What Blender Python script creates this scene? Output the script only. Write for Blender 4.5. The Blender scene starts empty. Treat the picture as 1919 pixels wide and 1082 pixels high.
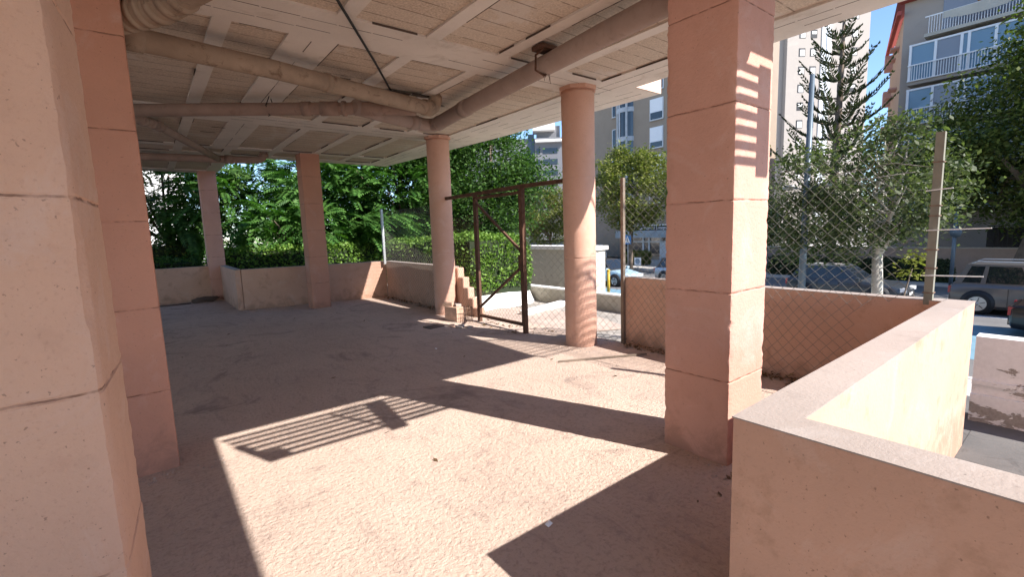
import bpy, math, random
import numpy as np
from mathutils import Vector, Matrix, noise

random.seed(7)
scene = bpy.context.scene
col = scene.collection
Rd = math.radians

# ------------------------------------------------------------------ helpers
class MB:
    """collects verts / faces / material slots and links them as one mesh"""
    def __init__(self): self.v = []; self.f = []; self.m = []; self.s = []
    def add(self, vs, fs, mi=0, smooth=False):
        o = len(self.v); self.v.extend([tuple(p) for p in vs])
        for f in fs:
            self.f.append(tuple(i + o for i in f)); self.m.append(mi); self.s.append(smooth)
    def box(self, x0, x1, y0, y1, z0, z1, mi=0, T=None):
        vs = [(x0,y0,z0),(x1,y0,z0),(x1,y1,z0),(x0,y1,z0),(x0,y0,z1),(x1,y0,z1),(x1,y1,z1),(x0,y1,z1)]
        if T is not None: vs = [tuple(T @ Vector(p)) for p in vs]
        self.add(vs, [(0,3,2,1),(4,5,6,7),(0,1,5,4),(1,2,6,5),(2,3,7,6),(3,0,4,7)], mi)
    def prism(self, poly, z0, z1, mi=0):
        n = len(poly)
        vs = [(x,y,z0) for x,y in poly] + [(x,y,z1) for x,y in poly]
        self.add(vs, [tuple(range(n-1,-1,-1)), tuple(range(n,2*n))] + [(i,(i+1)%n,n+(i+1)%n,n+i) for i in range(n)], mi)
    def extr(self, poly, axis, a0, a1, mi=0):
        """poly in the two other axes, extruded along axis (0=x,1=y)"""
        n = len(poly)
        if axis == 1: P = lambda p,a:(p[0],a,p[1])
        else: P = lambda p,a:(a,p[0],p[1])
        vs = [P(p,a0) for p in poly]+[P(p,a1) for p in poly]
        self.add(vs, [tuple(range(n)), tuple(range(2*n-1,n-1,-1))]+[(i,n+i,n+(i+1)%n,(i+1)%n) for i in range(n)], mi)
    def bar(self, a, b, w, h=None, mi=0):
        """square bar from a to b"""
        h = h or w; a = Vector(a); b = Vector(b); d = (b-a).normalized()
        up = Vector((0,0,1)) if abs(d.z) < .95 else Vector((1,0,0))
        s = d.cross(up).normalized(); u = s.cross(d)
        vs = []
        for p in (a,b):
            for sx,sy in ((-1,-1),(1,-1),(1,1),(-1,1)): vs.append(p + s*(sx*w/2) + u*(sy*h/2))
        self.add(vs, [(3,2,1,0),(4,5,6,7),(0,1,5,4),(1,2,6,5),(2,3,7,6),(3,0,4,7)], mi)
    def tube(self, pts, r, n=10, mi=0, caps=True, smooth=True):
        pts = [Vector(p) for p in pts]
        rs = r if isinstance(r, (list,tuple)) else [r]*len(pts)
        ring0 = None; vs = []; fs = []
        prev = None
        for i,p in enumerate(pts):
            d = (pts[min(i+1,len(pts)-1)] - pts[max(i-1,0)]).normalized()
            if prev is None:
                up = Vector((0,0,1)) if abs(d.z) < .9 else Vector((1,0,0))
                s = d.cross(up).normalized()
            else:
                s = (prev - d*prev.dot(d)).normalized()
            prev = s; u = d.cross(s)
            for k in range(n):
                t = 2*math.pi*k/n
                vs.append(p + (s*math.cos(t)+u*math.sin(t))*rs[i])
        m = len(pts)
        for i in range(m-1):
            for k in range(n):
                fs.append((i*n+k, i*n+(k+1)%n, (i+1)*n+(k+1)%n, (i+1)*n+k))
        if caps: fs.append(tuple(range(n-1,-1,-1))); fs.append(tuple(range((m-1)*n,m*n)))
        self.add(vs, fs, mi, smooth)
    def disc(self, c, r, axis, n=20, mi=0):
        c = Vector(c); vs=[]
        for k in range(n):
            t = 2*math.pi*k/n; a,b = math.cos(t)*r, math.sin(t)*r
            vs.append(c + (Vector((0,a,b)) if axis==0 else Vector((a,0,b))))
        self.add(vs, [tuple(range(n))], mi)
    def build(self, name, mats, parent=None, loc=None):
        me = bpy.data.meshes.new(name)
        me.from_pydata([tuple(p) for p in self.v], [], self.f)
        if not isinstance(mats, (list,tuple)): mats = [mats]
        for m in mats: me.materials.append(m)
        me.polygons.foreach_set('material_index', self.m)
        me.polygons.foreach_set('use_smooth', self.s)
        me.update()
        o = bpy.data.objects.new(name, me); col.objects.link(o)
        if parent: o.parent = parent
        if loc: o.location = loc
        return o

def quads(name, V, mat, parent=None):
    """V: (n,4,3) array of quads"""
    n = V.shape[0]
    me = bpy.data.meshes.new(name)
    me.vertices.add(n*4); me.vertices.foreach_set('co', V.reshape(-1).astype(np.float32))
    me.loops.add(n*4); me.loops.foreach_set('vertex_index', np.arange(n*4, dtype=np.int32))
    me.polygons.add(n); me.polygons.foreach_set('loop_start', np.arange(0,n*4,4,dtype=np.int32))
    me.update(calc_edges=True); me.materials.append(mat)
    o = bpy.data.objects.new(name, me); col.objects.link(o)
    if parent: o.parent = parent
    return o

def tag(o, label=None, cat=None, group=None, kind=None):
    if label: o['label'] = label
    if cat: o['category'] = cat
    if group: o['group'] = group
    if kind: o['kind'] = kind
    return o
def empty(name, loc, label, cat, group=None, rz=0):
    o = bpy.data.objects.new(name, None); col.objects.link(o)
    o.location = loc; o.rotation_euler.z = rz; o.empty_display_size = .2
    return tag(o, label, cat, group)
def copy_tree(o, parent=None):
    c = o.copy(); col.objects.link(c); c.parent = parent
    for ch in list(o.children): copy_tree(ch, c)
    return c

# ------------------------------------------------------------------ materials
def new_mat(name):
    m = bpy.data.materials.new(name); m.use_nodes = True
    nt = m.node_tree; nt.nodes.clear()
    out = nt.nodes.new('ShaderNodeOutputMaterial')
    b = nt.nodes.new('ShaderNodeBsdfPrincipled'); nt.links.new(b.outputs[0], out.inputs[0])
    return m, nt, b, out
def coords(nt, scale=(1,1,1)):
    tc = nt.nodes.new('ShaderNodeTexCoord'); mp = nt.nodes.new('ShaderNodeMapping')
    mp.inputs['Scale'].default_value = scale
    nt.links.new(tc.outputs['Object'], mp.inputs[0]); return mp.outputs[0]
def nz(nt, vec, scale, detail=4, rough=.55, dist=0):
    n = nt.nodes.new('ShaderNodeTexNoise'); n.inputs['Scale'].default_value = scale
    n.inputs['Detail'].default_value = detail; n.inputs['Roughness'].default_value = rough
    n.inputs['Distortion'].default_value = dist
    nt.links.new(vec, n.inputs['Vector']); return n.outputs['Fac']
def ramp(nt, fac, p0, p1, c0=(0,0,0,1), c1=(1,1,1,1)):
    r = nt.nodes.new('ShaderNodeValToRGB')
    r.color_ramp.elements[0].position = p0; r.color_ramp.elements[1].position = p1
    r.color_ramp.elements[0].color = c0; r.color_ramp.elements[1].color = c1
    nt.links.new(fac, r.inputs[0]); return r.outputs[0]
def mix(nt, fac, a, b, mode='MIX'):
    m = nt.nodes.new('ShaderNodeMix'); m.data_type = 'RGBA'; m.blend_type = mode
    for s,v in ((m.inputs[0],fac),(m.inputs[6],a),(m.inputs[7],b)):
        if isinstance(v, (int,float)): s.default_value = v
        elif isinstance(v, tuple): s.default_value = v if len(v)==4 else (*v,1)
        else: nt.links.new(v, s)
    return m.outputs[2]
def bump(nt, b, h, strength=.3, dist=.01, prev=None):
    n = nt.nodes.new('ShaderNodeBump'); n.inputs['Strength'].default_value = strength
    n.inputs['Distance'].default_value = dist
    nt.links.new(h, n.inputs['Height'])
    if prev: nt.links.new(prev, n.inputs['Normal'])
    if b: nt.links.new(n.outputs[0], b.inputs['Normal'])
    return n.outputs[0]
def math_(nt, op, a, b=None):
    m = nt.nodes.new('ShaderNodeMath'); m.operation = op
    for s,v in ((m.inputs[0],a),(m.inputs[1],b)):
        if v is None: continue
        if isinstance(v,(int,float)): s.default_value = v
        else: nt.links.new(v, s)
    return m.outputs[0]

def plain(name, c, rough=.6, metal=0, var=.15, scale=3, spec=.4):
    m, nt, b, _ = new_mat(name)
    v = coords(nt); f = nz(nt, v, scale, 4)
    d = tuple(x*(1-var) for x in c); l = tuple(min(1,x*(1+var)) for x in c)
    nt.links.new(ramp(nt, f, .3, .7, (*d,1), (*l,1)), b.inputs['Base Color'])
    b.inputs['Roughness'].default_value = rough; b.inputs['Metallic'].default_value = metal
    b.inputs['Specular IOR Level'].default_value = spec
    return m

def plaster(name, c, dark, fine=90, bstr=.35, stain=.4, coat=None):
    """painted render: broad tone drift, rough grain, pits, dirt"""
    m, nt, b, _ = new_mat(name)
    v = coords(nt)
    big = nz(nt, v, .9, 5, .6); mid = nz(nt, v, 6, 6, .65); fin = nz(nt, v, fine, 3, .6)
    base = mix(nt, ramp(nt, big, .3, .72), tuple(x*.88 for x in c), tuple(min(1,x*1.08) for x in c))
    base = mix(nt, math_(nt,'MULTIPLY', ramp(nt, mid, .56, .78), stain), base, dark)
    pit = nz(nt, v, 75, 2, .5)
    base = mix(nt, math_(nt,'MULTIPLY', ramp(nt, pit, .70, .74), .5), base, tuple(x*.35 for x in dark))
    tc = nt.nodes.new('ShaderNodeTexCoord'); sx = nt.nodes.new('ShaderNodeSeparateXYZ'); nt.links.new(tc.outputs['Object'], sx.inputs[0])
    lo = nt.nodes.new('ShaderNodeMapRange'); nt.links.new(sx.outputs[2], lo.inputs[0])
    for k,vv in ((1,.45),(2,.0),(3,-.12),(4,.22)): lo.inputs[k].default_value = vv
    spl = ramp(nt, math_(nt,'ADD', nz(nt, v, 5, 6, .7, .5), lo.outputs[0]), .56, .74)
    base = mix(nt, math_(nt,'MULTIPLY', spl, .5), base, tuple(x*.72+.02 for x in dark))
    dst = ramp(nt, nz(nt, v, 2.3, 7, .72, 1.0), .54, .70)
    base = mix(nt, math_(nt,'MULTIPLY', dst, .28), base, tuple(min(1,x*.6+.30) for x in c))
    spk = ramp(nt, nz(nt, v, 85, 3, .6), .58, .70)
    base = mix(nt, math_(nt,'MULTIPLY', spk, .22), base, dark)
    nt.links.new(base, b.inputs['Base Color'])
    b.inputs['Roughness'].default_value = .92; b.inputs['Specular IOR Level'].default_value = .15
    n1 = bump(nt, None, mid, .35, .012)
    bump(nt, b, fin, bstr, .004, n1)
    return m

PINK = (.63,.37,.28)
M = {}
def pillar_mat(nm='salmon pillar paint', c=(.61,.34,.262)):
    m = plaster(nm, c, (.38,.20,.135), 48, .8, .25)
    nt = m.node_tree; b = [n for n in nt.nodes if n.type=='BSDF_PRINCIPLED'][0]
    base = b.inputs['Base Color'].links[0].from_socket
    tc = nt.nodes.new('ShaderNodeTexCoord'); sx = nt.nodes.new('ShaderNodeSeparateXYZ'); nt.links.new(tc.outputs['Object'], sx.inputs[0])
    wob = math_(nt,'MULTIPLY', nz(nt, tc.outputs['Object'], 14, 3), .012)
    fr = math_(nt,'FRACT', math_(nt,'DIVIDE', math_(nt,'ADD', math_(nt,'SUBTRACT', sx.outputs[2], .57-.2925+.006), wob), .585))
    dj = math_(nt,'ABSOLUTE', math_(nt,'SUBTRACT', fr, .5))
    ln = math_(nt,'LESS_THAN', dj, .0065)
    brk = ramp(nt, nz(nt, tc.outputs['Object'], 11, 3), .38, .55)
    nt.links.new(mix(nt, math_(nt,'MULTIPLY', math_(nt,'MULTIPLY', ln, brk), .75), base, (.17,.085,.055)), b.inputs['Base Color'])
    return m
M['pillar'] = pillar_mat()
M['pillar_sky_tint'] = pillar_mat('pillar paint with sky light tint', (.61,.372,.255))  # skylight on the near pillar put into the paint as a paler tone
M['pillar_bounce_tint'] = pillar_mat('pillar paint with red bounce tint', (.54,.275,.19))  # red bounce light in the shade put into the paint as a redder tone
M['column'] = plaster('salmon column paint', (.61,.365,.27), (.38,.22,.16), 60, .3, .25)
M['wall'] = plaster('salmon wall render', (.60,.37,.268), (.34,.205,.13), 55, .5, .7)
M['coping'] = plaster('worn coping', (.36,.305,.27), (.24,.20,.175), 80, .5, .5)
M['cream'] = plaster('cream render', (.50,.465,.395), (.4,.35,.28), 60, .3, .3)

def floor_mat():
    m, nt, b, _ = new_mat('dusty concrete floor')
    v = coords(nt)
    big = nz(nt, v, .35, 6, .65); mid = nz(nt, v, 2.2, 8, .72, .8); gr = nz(nt, v, 34, 6, .68, .3); fi = nz(nt, v, 150, 3, .65)
    base = mix(nt, ramp(nt, big, .32, .68), (.50,.38,.305), (.63,.485,.39))
    base = mix(nt, math_(nt,'MULTIPLY', ramp(nt, mid, .52, .72), .5), base, (.36,.275,.235))
    st = nz(nt, v, .8, 9, .74, 1.4)
    base = mix(nt, math_(nt,'MULTIPLY', ramp(nt, st, .545, .65), .62), base, (.21,.165,.145))
    wm = nt.nodes.new('ShaderNodeMapping'); wm.inputs['Scale'].default_value = (3.2,.9,1); wm.inputs['Rotation'].default_value = (0,0,.5); nt.links.new(v, wm.inputs[0])
    sw = nz(nt, wm.outputs[0], 2.6, 8, .75, .6)
    base = mix(nt, math_(nt,'MULTIPLY', ramp(nt, sw, .53, .66), .42), base, (.30,.23,.195))
    base = mix(nt, math_(nt,'MULTIPLY', ramp(nt, nz(nt, v, 1.3, 7, .7), .55, .75), .35), base, (.66,.55,.47))
    base = mix(nt, math_(nt,'MULTIPLY', ramp(nt, gr, .36, .50, (1,1,1,1), (0,0,0,1)), .42), base, (.30,.23,.19))
    base = mix(nt, math_(nt,'MULTIPLY', ramp(nt, fi, .60, .72), .30), base, (.72,.62,.54))
    vo = nt.nodes.new('ShaderNodeTexVoronoi'); vo.inputs['Scale'].default_value = 6; nt.links.new(v, vo.inputs['Vector'])
    sp = ramp(nt, math_(nt,'ADD', vo.outputs['Distance'], math_(nt,'MULTIPLY', gr, .05)), .05, .075, (1,1,1,1), (0,0,0,1))
    base = mix(nt, math_(nt,'MULTIPLY', math_(nt,'MULTIPLY', sp, ramp(nt, mid, .44, .52)), .65), base, (.11,.08,.07))
    # hairline cracks
    vc = nt.nodes.new('ShaderNodeTexVoronoi'); vc.feature = 'DISTANCE_TO_EDGE'; vc.inputs['Scale'].default_value = .33
    wv = mix(nt, .16, v, nt.nodes.new('ShaderNodeTexNoise').outputs['Color']); 
    nn = [n for n in nt.nodes if n.type=='TEX_NOISE'][-1]; nn.inputs['Scale'].default_value = 1.6; nn.inputs['Detail'].default_value = 7; nt.links.new(v, nn.inputs['Vector'])
    nt.links.new(wv, vc.inputs['Vector'])
    cr = ramp(nt, vc.outputs['Distance'], .0012, .0035, (1,1,1,1), (0,0,0,1))
    crm = math_(nt,'MULTIPLY', cr, ramp(nt, nz(nt, v, .5, 4), .45, .55))
    base = mix(nt, math_(nt,'MULTIPLY', crm, .0), base, (.13,.10,.085))
    nt.links.new(base, b.inputs['Base Color'])
    b.inputs['Roughness'].default_value = .95; b.inputs['Specular IOR Level'].default_value = .1
    n0 = bump(nt, None, mid, .5, .03)
    n1 = bump(nt, None, gr, 1.0, .018, n0)
    bump(nt, b, fi, .5, .004, n1)
    return m
M['floor'] = floor_mat()

def conc(name, c, var=.25, scale=1.2, fine=60, bs=.3, dark=None, amt=.4):
    m, nt, b, _ = new_mat(name); v = coords(nt)
    f = nz(nt, v, scale, 7, .65); g = nz(nt, v, fine, 4, .6); s = nz(nt, v, scale*3.7, 6, .7, .8)
    base = mix(nt, ramp(nt, f, .3, .7), tuple(x*(1-var) for x in c), tuple(min(1,x*(1+var)) for x in c))
    base = mix(nt, math_(nt,'MULTIPLY', ramp(nt, s, .55, .7), amt), base, dark or tuple(x*.55 for x in c))
    nt.links.new(base, b.inputs['Base Color'])
    b.inputs['Roughness'].default_value = .93; b.inputs['Specular IOR Level'].default_value = .15
    bump(nt, b, g, bs, .006)
    return m
M['rib'] = conc('pale ceiling concrete', (.72,.65,.575), .12, .9, 45, .5, (.50,.42,.34), .55)

def panel_mat():
    m, nt, b, _ = new_mat('raw ceiling blocks')
    tc = nt.nodes.new('ShaderNodeTexCoord'); sx = nt.nodes.new('ShaderNodeSeparateXYZ')
    nt.links.new(tc.outputs['Object'], sx.inputs[0])
    # blocks 0.205 m deep along y, the next one a shade different
    yy = math_(nt,'DIVIDE', sx.outputs[1], .205); fl = math_(nt,'FLOOR', yy); fr = math_(nt,'FRACT', yy)
    xx = math_(nt,'FLOOR', math_(nt,'DIVIDE', math_(nt,'SUBTRACT', sx.outputs[0], .68), .815))
    cb = nt.nodes.new('ShaderNodeCombineXYZ'); nt.links.new(xx, cb.inputs[0]); nt.links.new(fl, cb.inputs[1])
    wn = nt.nodes.new('ShaderNodeTexWhiteNoise'); nt.links.new(cb.outputs[0], wn.inputs['Vector'])
    v = tc.outputs['Object']
    g = nz(nt, v, 55, 4, .65); gm = nz(nt, v, 3, 6, .65); 
    mp = nt.nodes.new('ShaderNodeMapping'); mp.inputs['Scale'].default_value = (2,26,2); nt.links.new(v, mp.inputs[0])
    streak = nz(nt, mp.outputs[0], 3, 4, .6)
    base = mix(nt, ramp(nt, g, .35, .68), (.46,.365,.28), (.72,.60,.48))
    base = mix(nt, math_(nt,'MULTIPLY', wn.outputs['Value'], .45), base, (.70,.60,.495))
    base = mix(nt, math_(nt,'MULTIPLY', ramp(nt, nz(nt, v, 1.1, 7, .66, .6), .56, .60), .75), base, (.66,.585,.51))
    base = mix(nt, math_(nt,'MULTIPLY', ramp(nt, streak, .60, .74), .25), base, (.34,.25,.185))
    jo = math_(nt,'LESS_THAN', math_(nt,'ABSOLUTE', math_(nt,'SUBTRACT', fr, .5)), .465)
    w2 = nz(nt, v, 9, 3, .6)
    jm = math_(nt,'MULTIPLY', math_(nt,'SUBTRACT', 1.0, jo), ramp(nt, w2, .36, .5))
    base = mix(nt, math_(nt,'MULTIPLY', jm, .6), base, (.13,.09,.065))
    nt.links.new(base, b.inputs['Base Color'])
    b.inputs['Roughness'].default_value = .97; b.inputs['Specular IOR Level'].default_value = .05
    n1 = bump(nt, None, jo, .6, .012)
    bump(nt, b, g, .6, .008, n1)
    return m
M['panel'] = panel_mat()
M['gap'] = plain('dark gap', (.10,.072,.055), .95)
M['pvc'] = conc('dirty brown drain pipe', (.32,.225,.18), .2, 2.5, 30, .15, (.20,.13,.095), .55)
M['pvcold'] = conc('rusty stained drain pipe', (.33,.25,.185), .3, 2.2, 25, .25, (.15,.095,.06), .8)
M['pvcgrey'] = conc('grey brown drain pipe', (.37,.285,.24), .15, 2, 30, .15, (.24,.17,.14), .4)
M['cable'] = plain('black rubber', (.015,.014,.013), .6)
M['rust'] = conc('rusted brown steel', (.115,.062,.042), .4, 9, 60, .4, (.055,.03,.022), .7)
M['galv'] = plain('galvanised wire', (.20,.185,.16), .6, .1, .25, 30)
M['wire_rust'] = plain('rusty wire', (.20,.125,.085), .7, .2, .3, 30)
M['post_olive'] = conc('weathered olive steel post', (.22,.215,.175), .15, 8, 60, .2, (.28,.22,.14), .5)
M['post_brown'] = conc('weathered brown post', (.20,.16,.125), .2, 7, 60, .2, (.20,.12,.08), .6)
M['white_rod'] = plain('white rod', (.72,.72,.70), .5, 0, .08)
M['gravel'] = conc('gravel yard', (.33,.30,.265), .35, 5, 28, .9, (.22,.19,.165), .6)
M['dirt'] = conc('sandy ground', (.46,.36,.30), .2, 2, 40, .6, (.32,.25,.21), .5)
M['patio'] = conc('grey concrete patio', (.125,.12,.115), .2, 1.5, 50, .4, (.075,.07,.068), .6)
M['asphalt'] = conc('asphalt', (.17,.165,.16), .15, .7, 70, .4, (.11,.107,.105), .4)
M['pave'] = conc('pale pavement', (.46,.43,.39), .12, 1, 40, .3, (.34,.31,.28), .4)
M['bluepaint'] = conc('blue road paint', (.16,.27,.33), .2, 1.2, 50, .3, (.12,.22,.27), .5)
M['kerb'] = conc('kerb stone', (.45,.43,.40), .1, 3, 50, .2)
M['white'] = conc('white limewash', (.78,.76,.72), .06, 2, 40, .3, (.60,.55,.48), .25)
M['soil'] = conc('dark soil', (.10,.075,.055), .3, 3, 30, .7)
M['brick'] = conc('raw clay block', (.50,.33,.24), .2, 9, 50, .5)
M['tile'] = conc('broken tile', (.42,.35,.30), .2, 9, 50, .3)
M['dtile'] = plain('dark board', (.13,.09,.07), .8)
M['fascia'] = plaster('pale salmon fascia', (.70,.50,.40), (.45,.25,.12), 40, .3, .3)

def peel_mat():
    m, nt, b, _ = new_mat('peeling white wall')
    v = coords(nt, (1,1.0,2.6)); f = nz(nt, v, 2.6, 7, .66, .4)
    tc = nt.nodes.new('ShaderNodeTexCoord'); sx = nt.nodes.new('ShaderNodeSeparateXYZ'); nt.links.new(tc.outputs['Object'], sx.inputs[0])
    low = nt.nodes.new('ShaderNodeMapRange'); nt.links.new(sx.outputs[2], low.inputs[0])
    low.inputs[1].default_value = .45; low.inputs[2].default_value = -.25; low.inputs[3].default_value = -.16; low.inputs[4].default_value = .05
    k = ramp(nt, math_(nt,'ADD', f, low.outputs[0]), .515, .53)
    g = nz(nt, tc.outputs['Object'], 30, 5, .6)
    paint = mix(nt, ramp(nt, g, .3, .7), (.74,.735,.72), (.84,.835,.82))
    bare = mix(nt, ramp(nt, g, .3, .7), (.27,.245,.215), (.40,.37,.335))
    nt.links.new(mix(nt, k, paint, bare), b.inputs['Base Color'])
    b.inputs['Roughness'].default_value = .9
    bump(nt, b, math_(nt,'SUBTRACT', 1.0, k), .6, .006)
    return m
M['peel'] = peel_mat()

def leaf_mat(name, c1, c2, trans=.35, gloss=.5):
    m = bpy.data.materials.new(name); m.use_nodes = True; nt = m.node_tree; nt.nodes.clear()
    out = nt.nodes.new('ShaderNodeOutputMaterial'); b = nt.nodes.new('ShaderNodeBsdfPrincipled')
    tr = nt.nodes.new('ShaderNodeBsdfTranslucent'); mx = nt.nodes.new('ShaderNodeMixShader')
    g = nt.nodes.new('ShaderNodeNewGeometry')
    r = ramp(nt, g.outputs['Random Per Island'], .1, .9, (*c1,1), (*c2,1))
    nt.links.new(r, b.inputs['Base Color'])
    t = mix(nt, 1.0, r, (1.0,1.25,.45,1), 'MULTIPLY'); nt.links.new(t, tr.inputs[0])
    b.inputs['Roughness'].default_value = .55; b.inputs['Specular IOR Level'].default_value = gloss*.45
    mx.inputs[0].default_value = trans
    nt.links.new(b.outputs[0], mx.inputs[1]); nt.links.new(tr.outputs[0], mx.inputs[2]); nt.links.new(mx.outputs[0], out.inputs[0])
    return m
M['leaf_pin'] = leaf_mat('feather leaf', (.035,.105,.02), (.10,.215,.045))
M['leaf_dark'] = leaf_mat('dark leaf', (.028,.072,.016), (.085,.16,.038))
M['leaf_plane'] = leaf_mat('olive leaf', (.10,.125,.028), (.23,.235,.065))
M['leaf_street'] = leaf_mat('grey green leaf', (.055,.078,.034), (.13,.15,.07))
M['leaf_big'] = leaf_mat('deep green leaf', (.045,.075,.018), (.16,.185,.05))
M['leaf_yel'] = leaf_mat('yellow green leaf', (.16,.17,.03), (.26,.26,.06))
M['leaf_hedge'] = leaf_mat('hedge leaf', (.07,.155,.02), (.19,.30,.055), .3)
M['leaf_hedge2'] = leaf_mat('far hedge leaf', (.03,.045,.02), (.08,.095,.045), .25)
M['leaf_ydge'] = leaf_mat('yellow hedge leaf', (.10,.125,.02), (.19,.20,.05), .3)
M['needle'] = leaf_mat('pine needle', (.03,.045,.022), (.075,.09,.04), .2)
M['bark'] = conc('bark', (.16,.125,.095), .3, 6, 30, .8)
M['bark_pale'] = conc('pale bark', (.42,.40,.35), .2, 5, 30, .5, (.25,.23,.2), .5)
M['core'] = plain('inner twigs', (.018,.028,.010), .95)

def glass(name, c, rough=.06):
    m, nt, b, _ = new_mat(name); b.inputs['Base Color'].default_value = (*c,1)
    b.inputs['Roughness'].default_value = rough; b.inputs['Specular IOR Level'].default_value = .8
    return m
M['glass'] = glass('dark window glass', (.02,.024,.028))
M['glass_blue'] = glass('sky blue glass', (.16,.26,.34), .12)
M['glass_grey'] = glass('curtained glass', (.22,.23,.26), .2)
M['carglass'] = glass('car glass', (.012,.015,.018), .04)

def carpaint(name, c, metal=.3):
    m, nt, b, _ = new_mat(name); v = coords(nt); f = nz(nt, v, 2.5, 4)
    nt.links.new(ramp(nt, f, .3, .8, (*tuple(x*.92 for x in c),1), (*c,1)), b.inputs['Base Color'])
    b.inputs['Roughness'].default_value = .3; b.inputs['Metallic'].default_value = metal
    b.inputs['Coat Weight'].default_value = .5; b.inputs['Coat Roughness'].default_value = .06
    return m
M['tyre'] = plain('tyre', (.02,.02,.02), .85); M['rim'] = plain('alloy rim', (.5,.5,.5), .35, .8)
M['black'] = plain('black plastic', (.02,.02,.022), .55)
M['lamp'] = glass('headlight glass', (.7,.72,.74), .1); M['red'] = glass('red tail light', (.35,.01,.012), .15)
M['steel_blue'] = plain('blue grey pole paint', (.10,.135,.165), .45, .2, .12)
M['signblue'] = plain('sign blue', (.02,.17,.44), .4, 0, .03); M['signwhite'] = plain('sign white', (.82,.82,.82), .45, 0, .02)
M['yellow'] = plain('yellow paint', (.62,.36,.03), .5, 0, .1)
M['greypost'] = plain('grey post', (.45,.46,.46), .45, .3, .06)

# ------------------------------------------------------------------ camera, sun, sky
cam = bpy.data.cameras.new('camera'); co = bpy.data.objects.new('camera', cam); col.objects.link(co)
f_, pi_, ro_, an = 869.5, .12525, -.034, 2.4794753
Av = (-math.sin(an), -math.cos(an)); Bv = (Av[1], -Av[0])
g = Matrix(((Bv[0],Bv[1],0),(Av[0],Av[1],0),(0,0,1)))
d = Vector((0,math.cos(pi_),-math.sin(pi_))); r = Vector((1,0,0)); u = r.cross(d)
Rv = g @ (r*math.cos(ro_)+u*math.sin(ro_)); Uv = g @ (-r*math.sin(ro_)+u*math.cos(ro_)); Dv = g @ d
mt = Matrix((Rv, Uv, -Dv)).transposed().to_4x4(); mt.translation = (0,0,1.6)
co.matrix_world = mt
cam.sensor_width = 36; cam.lens = f_*36/1919; cam.clip_start = .05; cam.clip_end = 2000
scene.camera = co

SUN = Vector((.3615*math.cos(Rd(40.1)), -.932*math.cos(Rd(40.1)), math.sin(Rd(40.1)))).normalized()
sl = bpy.data.lights.new('sun', 'SUN'); so = bpy.data.objects.new('sun', sl); col.objects.link(so)
sl.energy = 3.35; sl.angle = Rd(.53); sl.color = (1,.945,.90)
so.rotation_euler = SUN.to_track_quat('Z','Y').to_euler()
w = bpy.data.worlds.new('World'); scene.world = w; w.use_nodes = True
nt = w.node_tree; bg = nt.nodes['Background']
sk = nt.nodes.new('ShaderNodeTexSky'); sk.sky_type = 'NISHITA'; sk.sun_disc = False
sk.sun_elevation = Rd(40.1); sk.sun_rotation = math.atan2(SUN.x, SUN.y)
sk.air_density = 1.0; sk.dust_density = .15; sk.ozone_density = 4.0; sk.altitude = 1500
nt.links.new(sk.outputs[0], bg.inputs[0]); bg.inputs[1].default_value = .09
scene.view_settings.view_transform = 'Standard'; scene.view_settings.look = 'None'
scene.view_settings.exposure = 1.72; scene.view_settings.gamma = 1
cy = scene.cycles
cy.max_bounces = 12; cy.diffuse_bounces = 8; cy.glossy_bounces = 3; cy.transparent_max_bounces = 6
cy.sample_clamp_indirect = 8; cy.use_denoising = True
cy.caustics_reflective = False; cy.caustics_refractive = False

# ------------------------------------------------------------------ ground
def sheet(name, x0, x1, y0, y1, z, m):
    b = MB(); b.add([(x0,y0,z),(x1,y0,z),(x1,y1,z),(x0,y1,z)], [(0,1,2,3)]); return tag(b.build(name, m), kind='structure')
sheet('ground', -400, 400, -400, 400, -1.72, M['pave'])
sheet('street', 12.5, 28.9, -200, 260, -1.70, M['asphalt'])
sheet('road_marking', 14.6, 19.3, -12, 22, -1.696, M['bluepaint'])
b = MB(); b.box(28.9, 36.9, -60, 120, -1.72, -1.57); tag(b.build('pavement', M['pave']), kind='structure')
b = MB(); b.box(7.15, 12.3, -60, 120, -1.72, -1.58); b.box(12.3,12.5,-60,120,-1.72,-1.57,1); tag(b.build('pavement', [M['pave'],M['kerb']]), kind='structure')
b = MB()
for k in range(9): b.add([(21.0,-12+k*6,-1.695),(21.12,-12+k*6,-1.695),(21.12,-9+k*6,-1.695),(21.0,-9+k*6,-1.695)], [(0,1,2,3)])
for k in range(7): b.add([(20.0+k*1.25,24,-1.695),(20.6+k*1.25,24,-1.695),(20.6+k*1.25,27.5,-1.695),(20.0+k*1.25,27.5,-1.695)], [(0,1,2,3)])
tag(b.build('road_marking', M['signwhite']), kind='structure')
# terrace floor under the building
b = MB(); b.prism([(5.06,.66),(5.06,7.3),(5.0,11.6),(1.65,12.2),(1.65,15.0),(-14,15.0),(-14,-8),(1.70,-8),(1.70,.66)], -1.7, 0.0)
tag(b.build('floor', M['floor']), kind='structure')
b = MB(); b.box(5.1, 6.97, 4.0, 40, -1.7, -.03); tag(b.build('yard', M['gravel']), kind='structure')
b = MB(); b.box(-40, 5.09, 11.2, 40, -1.71, -.05); tag(b.build('garden_soil', M['soil']), kind='structure')
b = MB(); b.box(1.73, 6.6, -14, .6, -1.7, -.28); b.box(5.1, 6.6, .6, 4.0, -1.7, -.284); tag(b.build('patio', M['patio']), kind='structure')
b = MB(); b.prism([(5.0,5.0),(5.9,4.6),(6.3,5.6),(6.2,7.2),(5.7,7.7),(5.0,7.6)], -.02, -.004); tag(b.build('dirt', M['dirt']), kind='structure')

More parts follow.
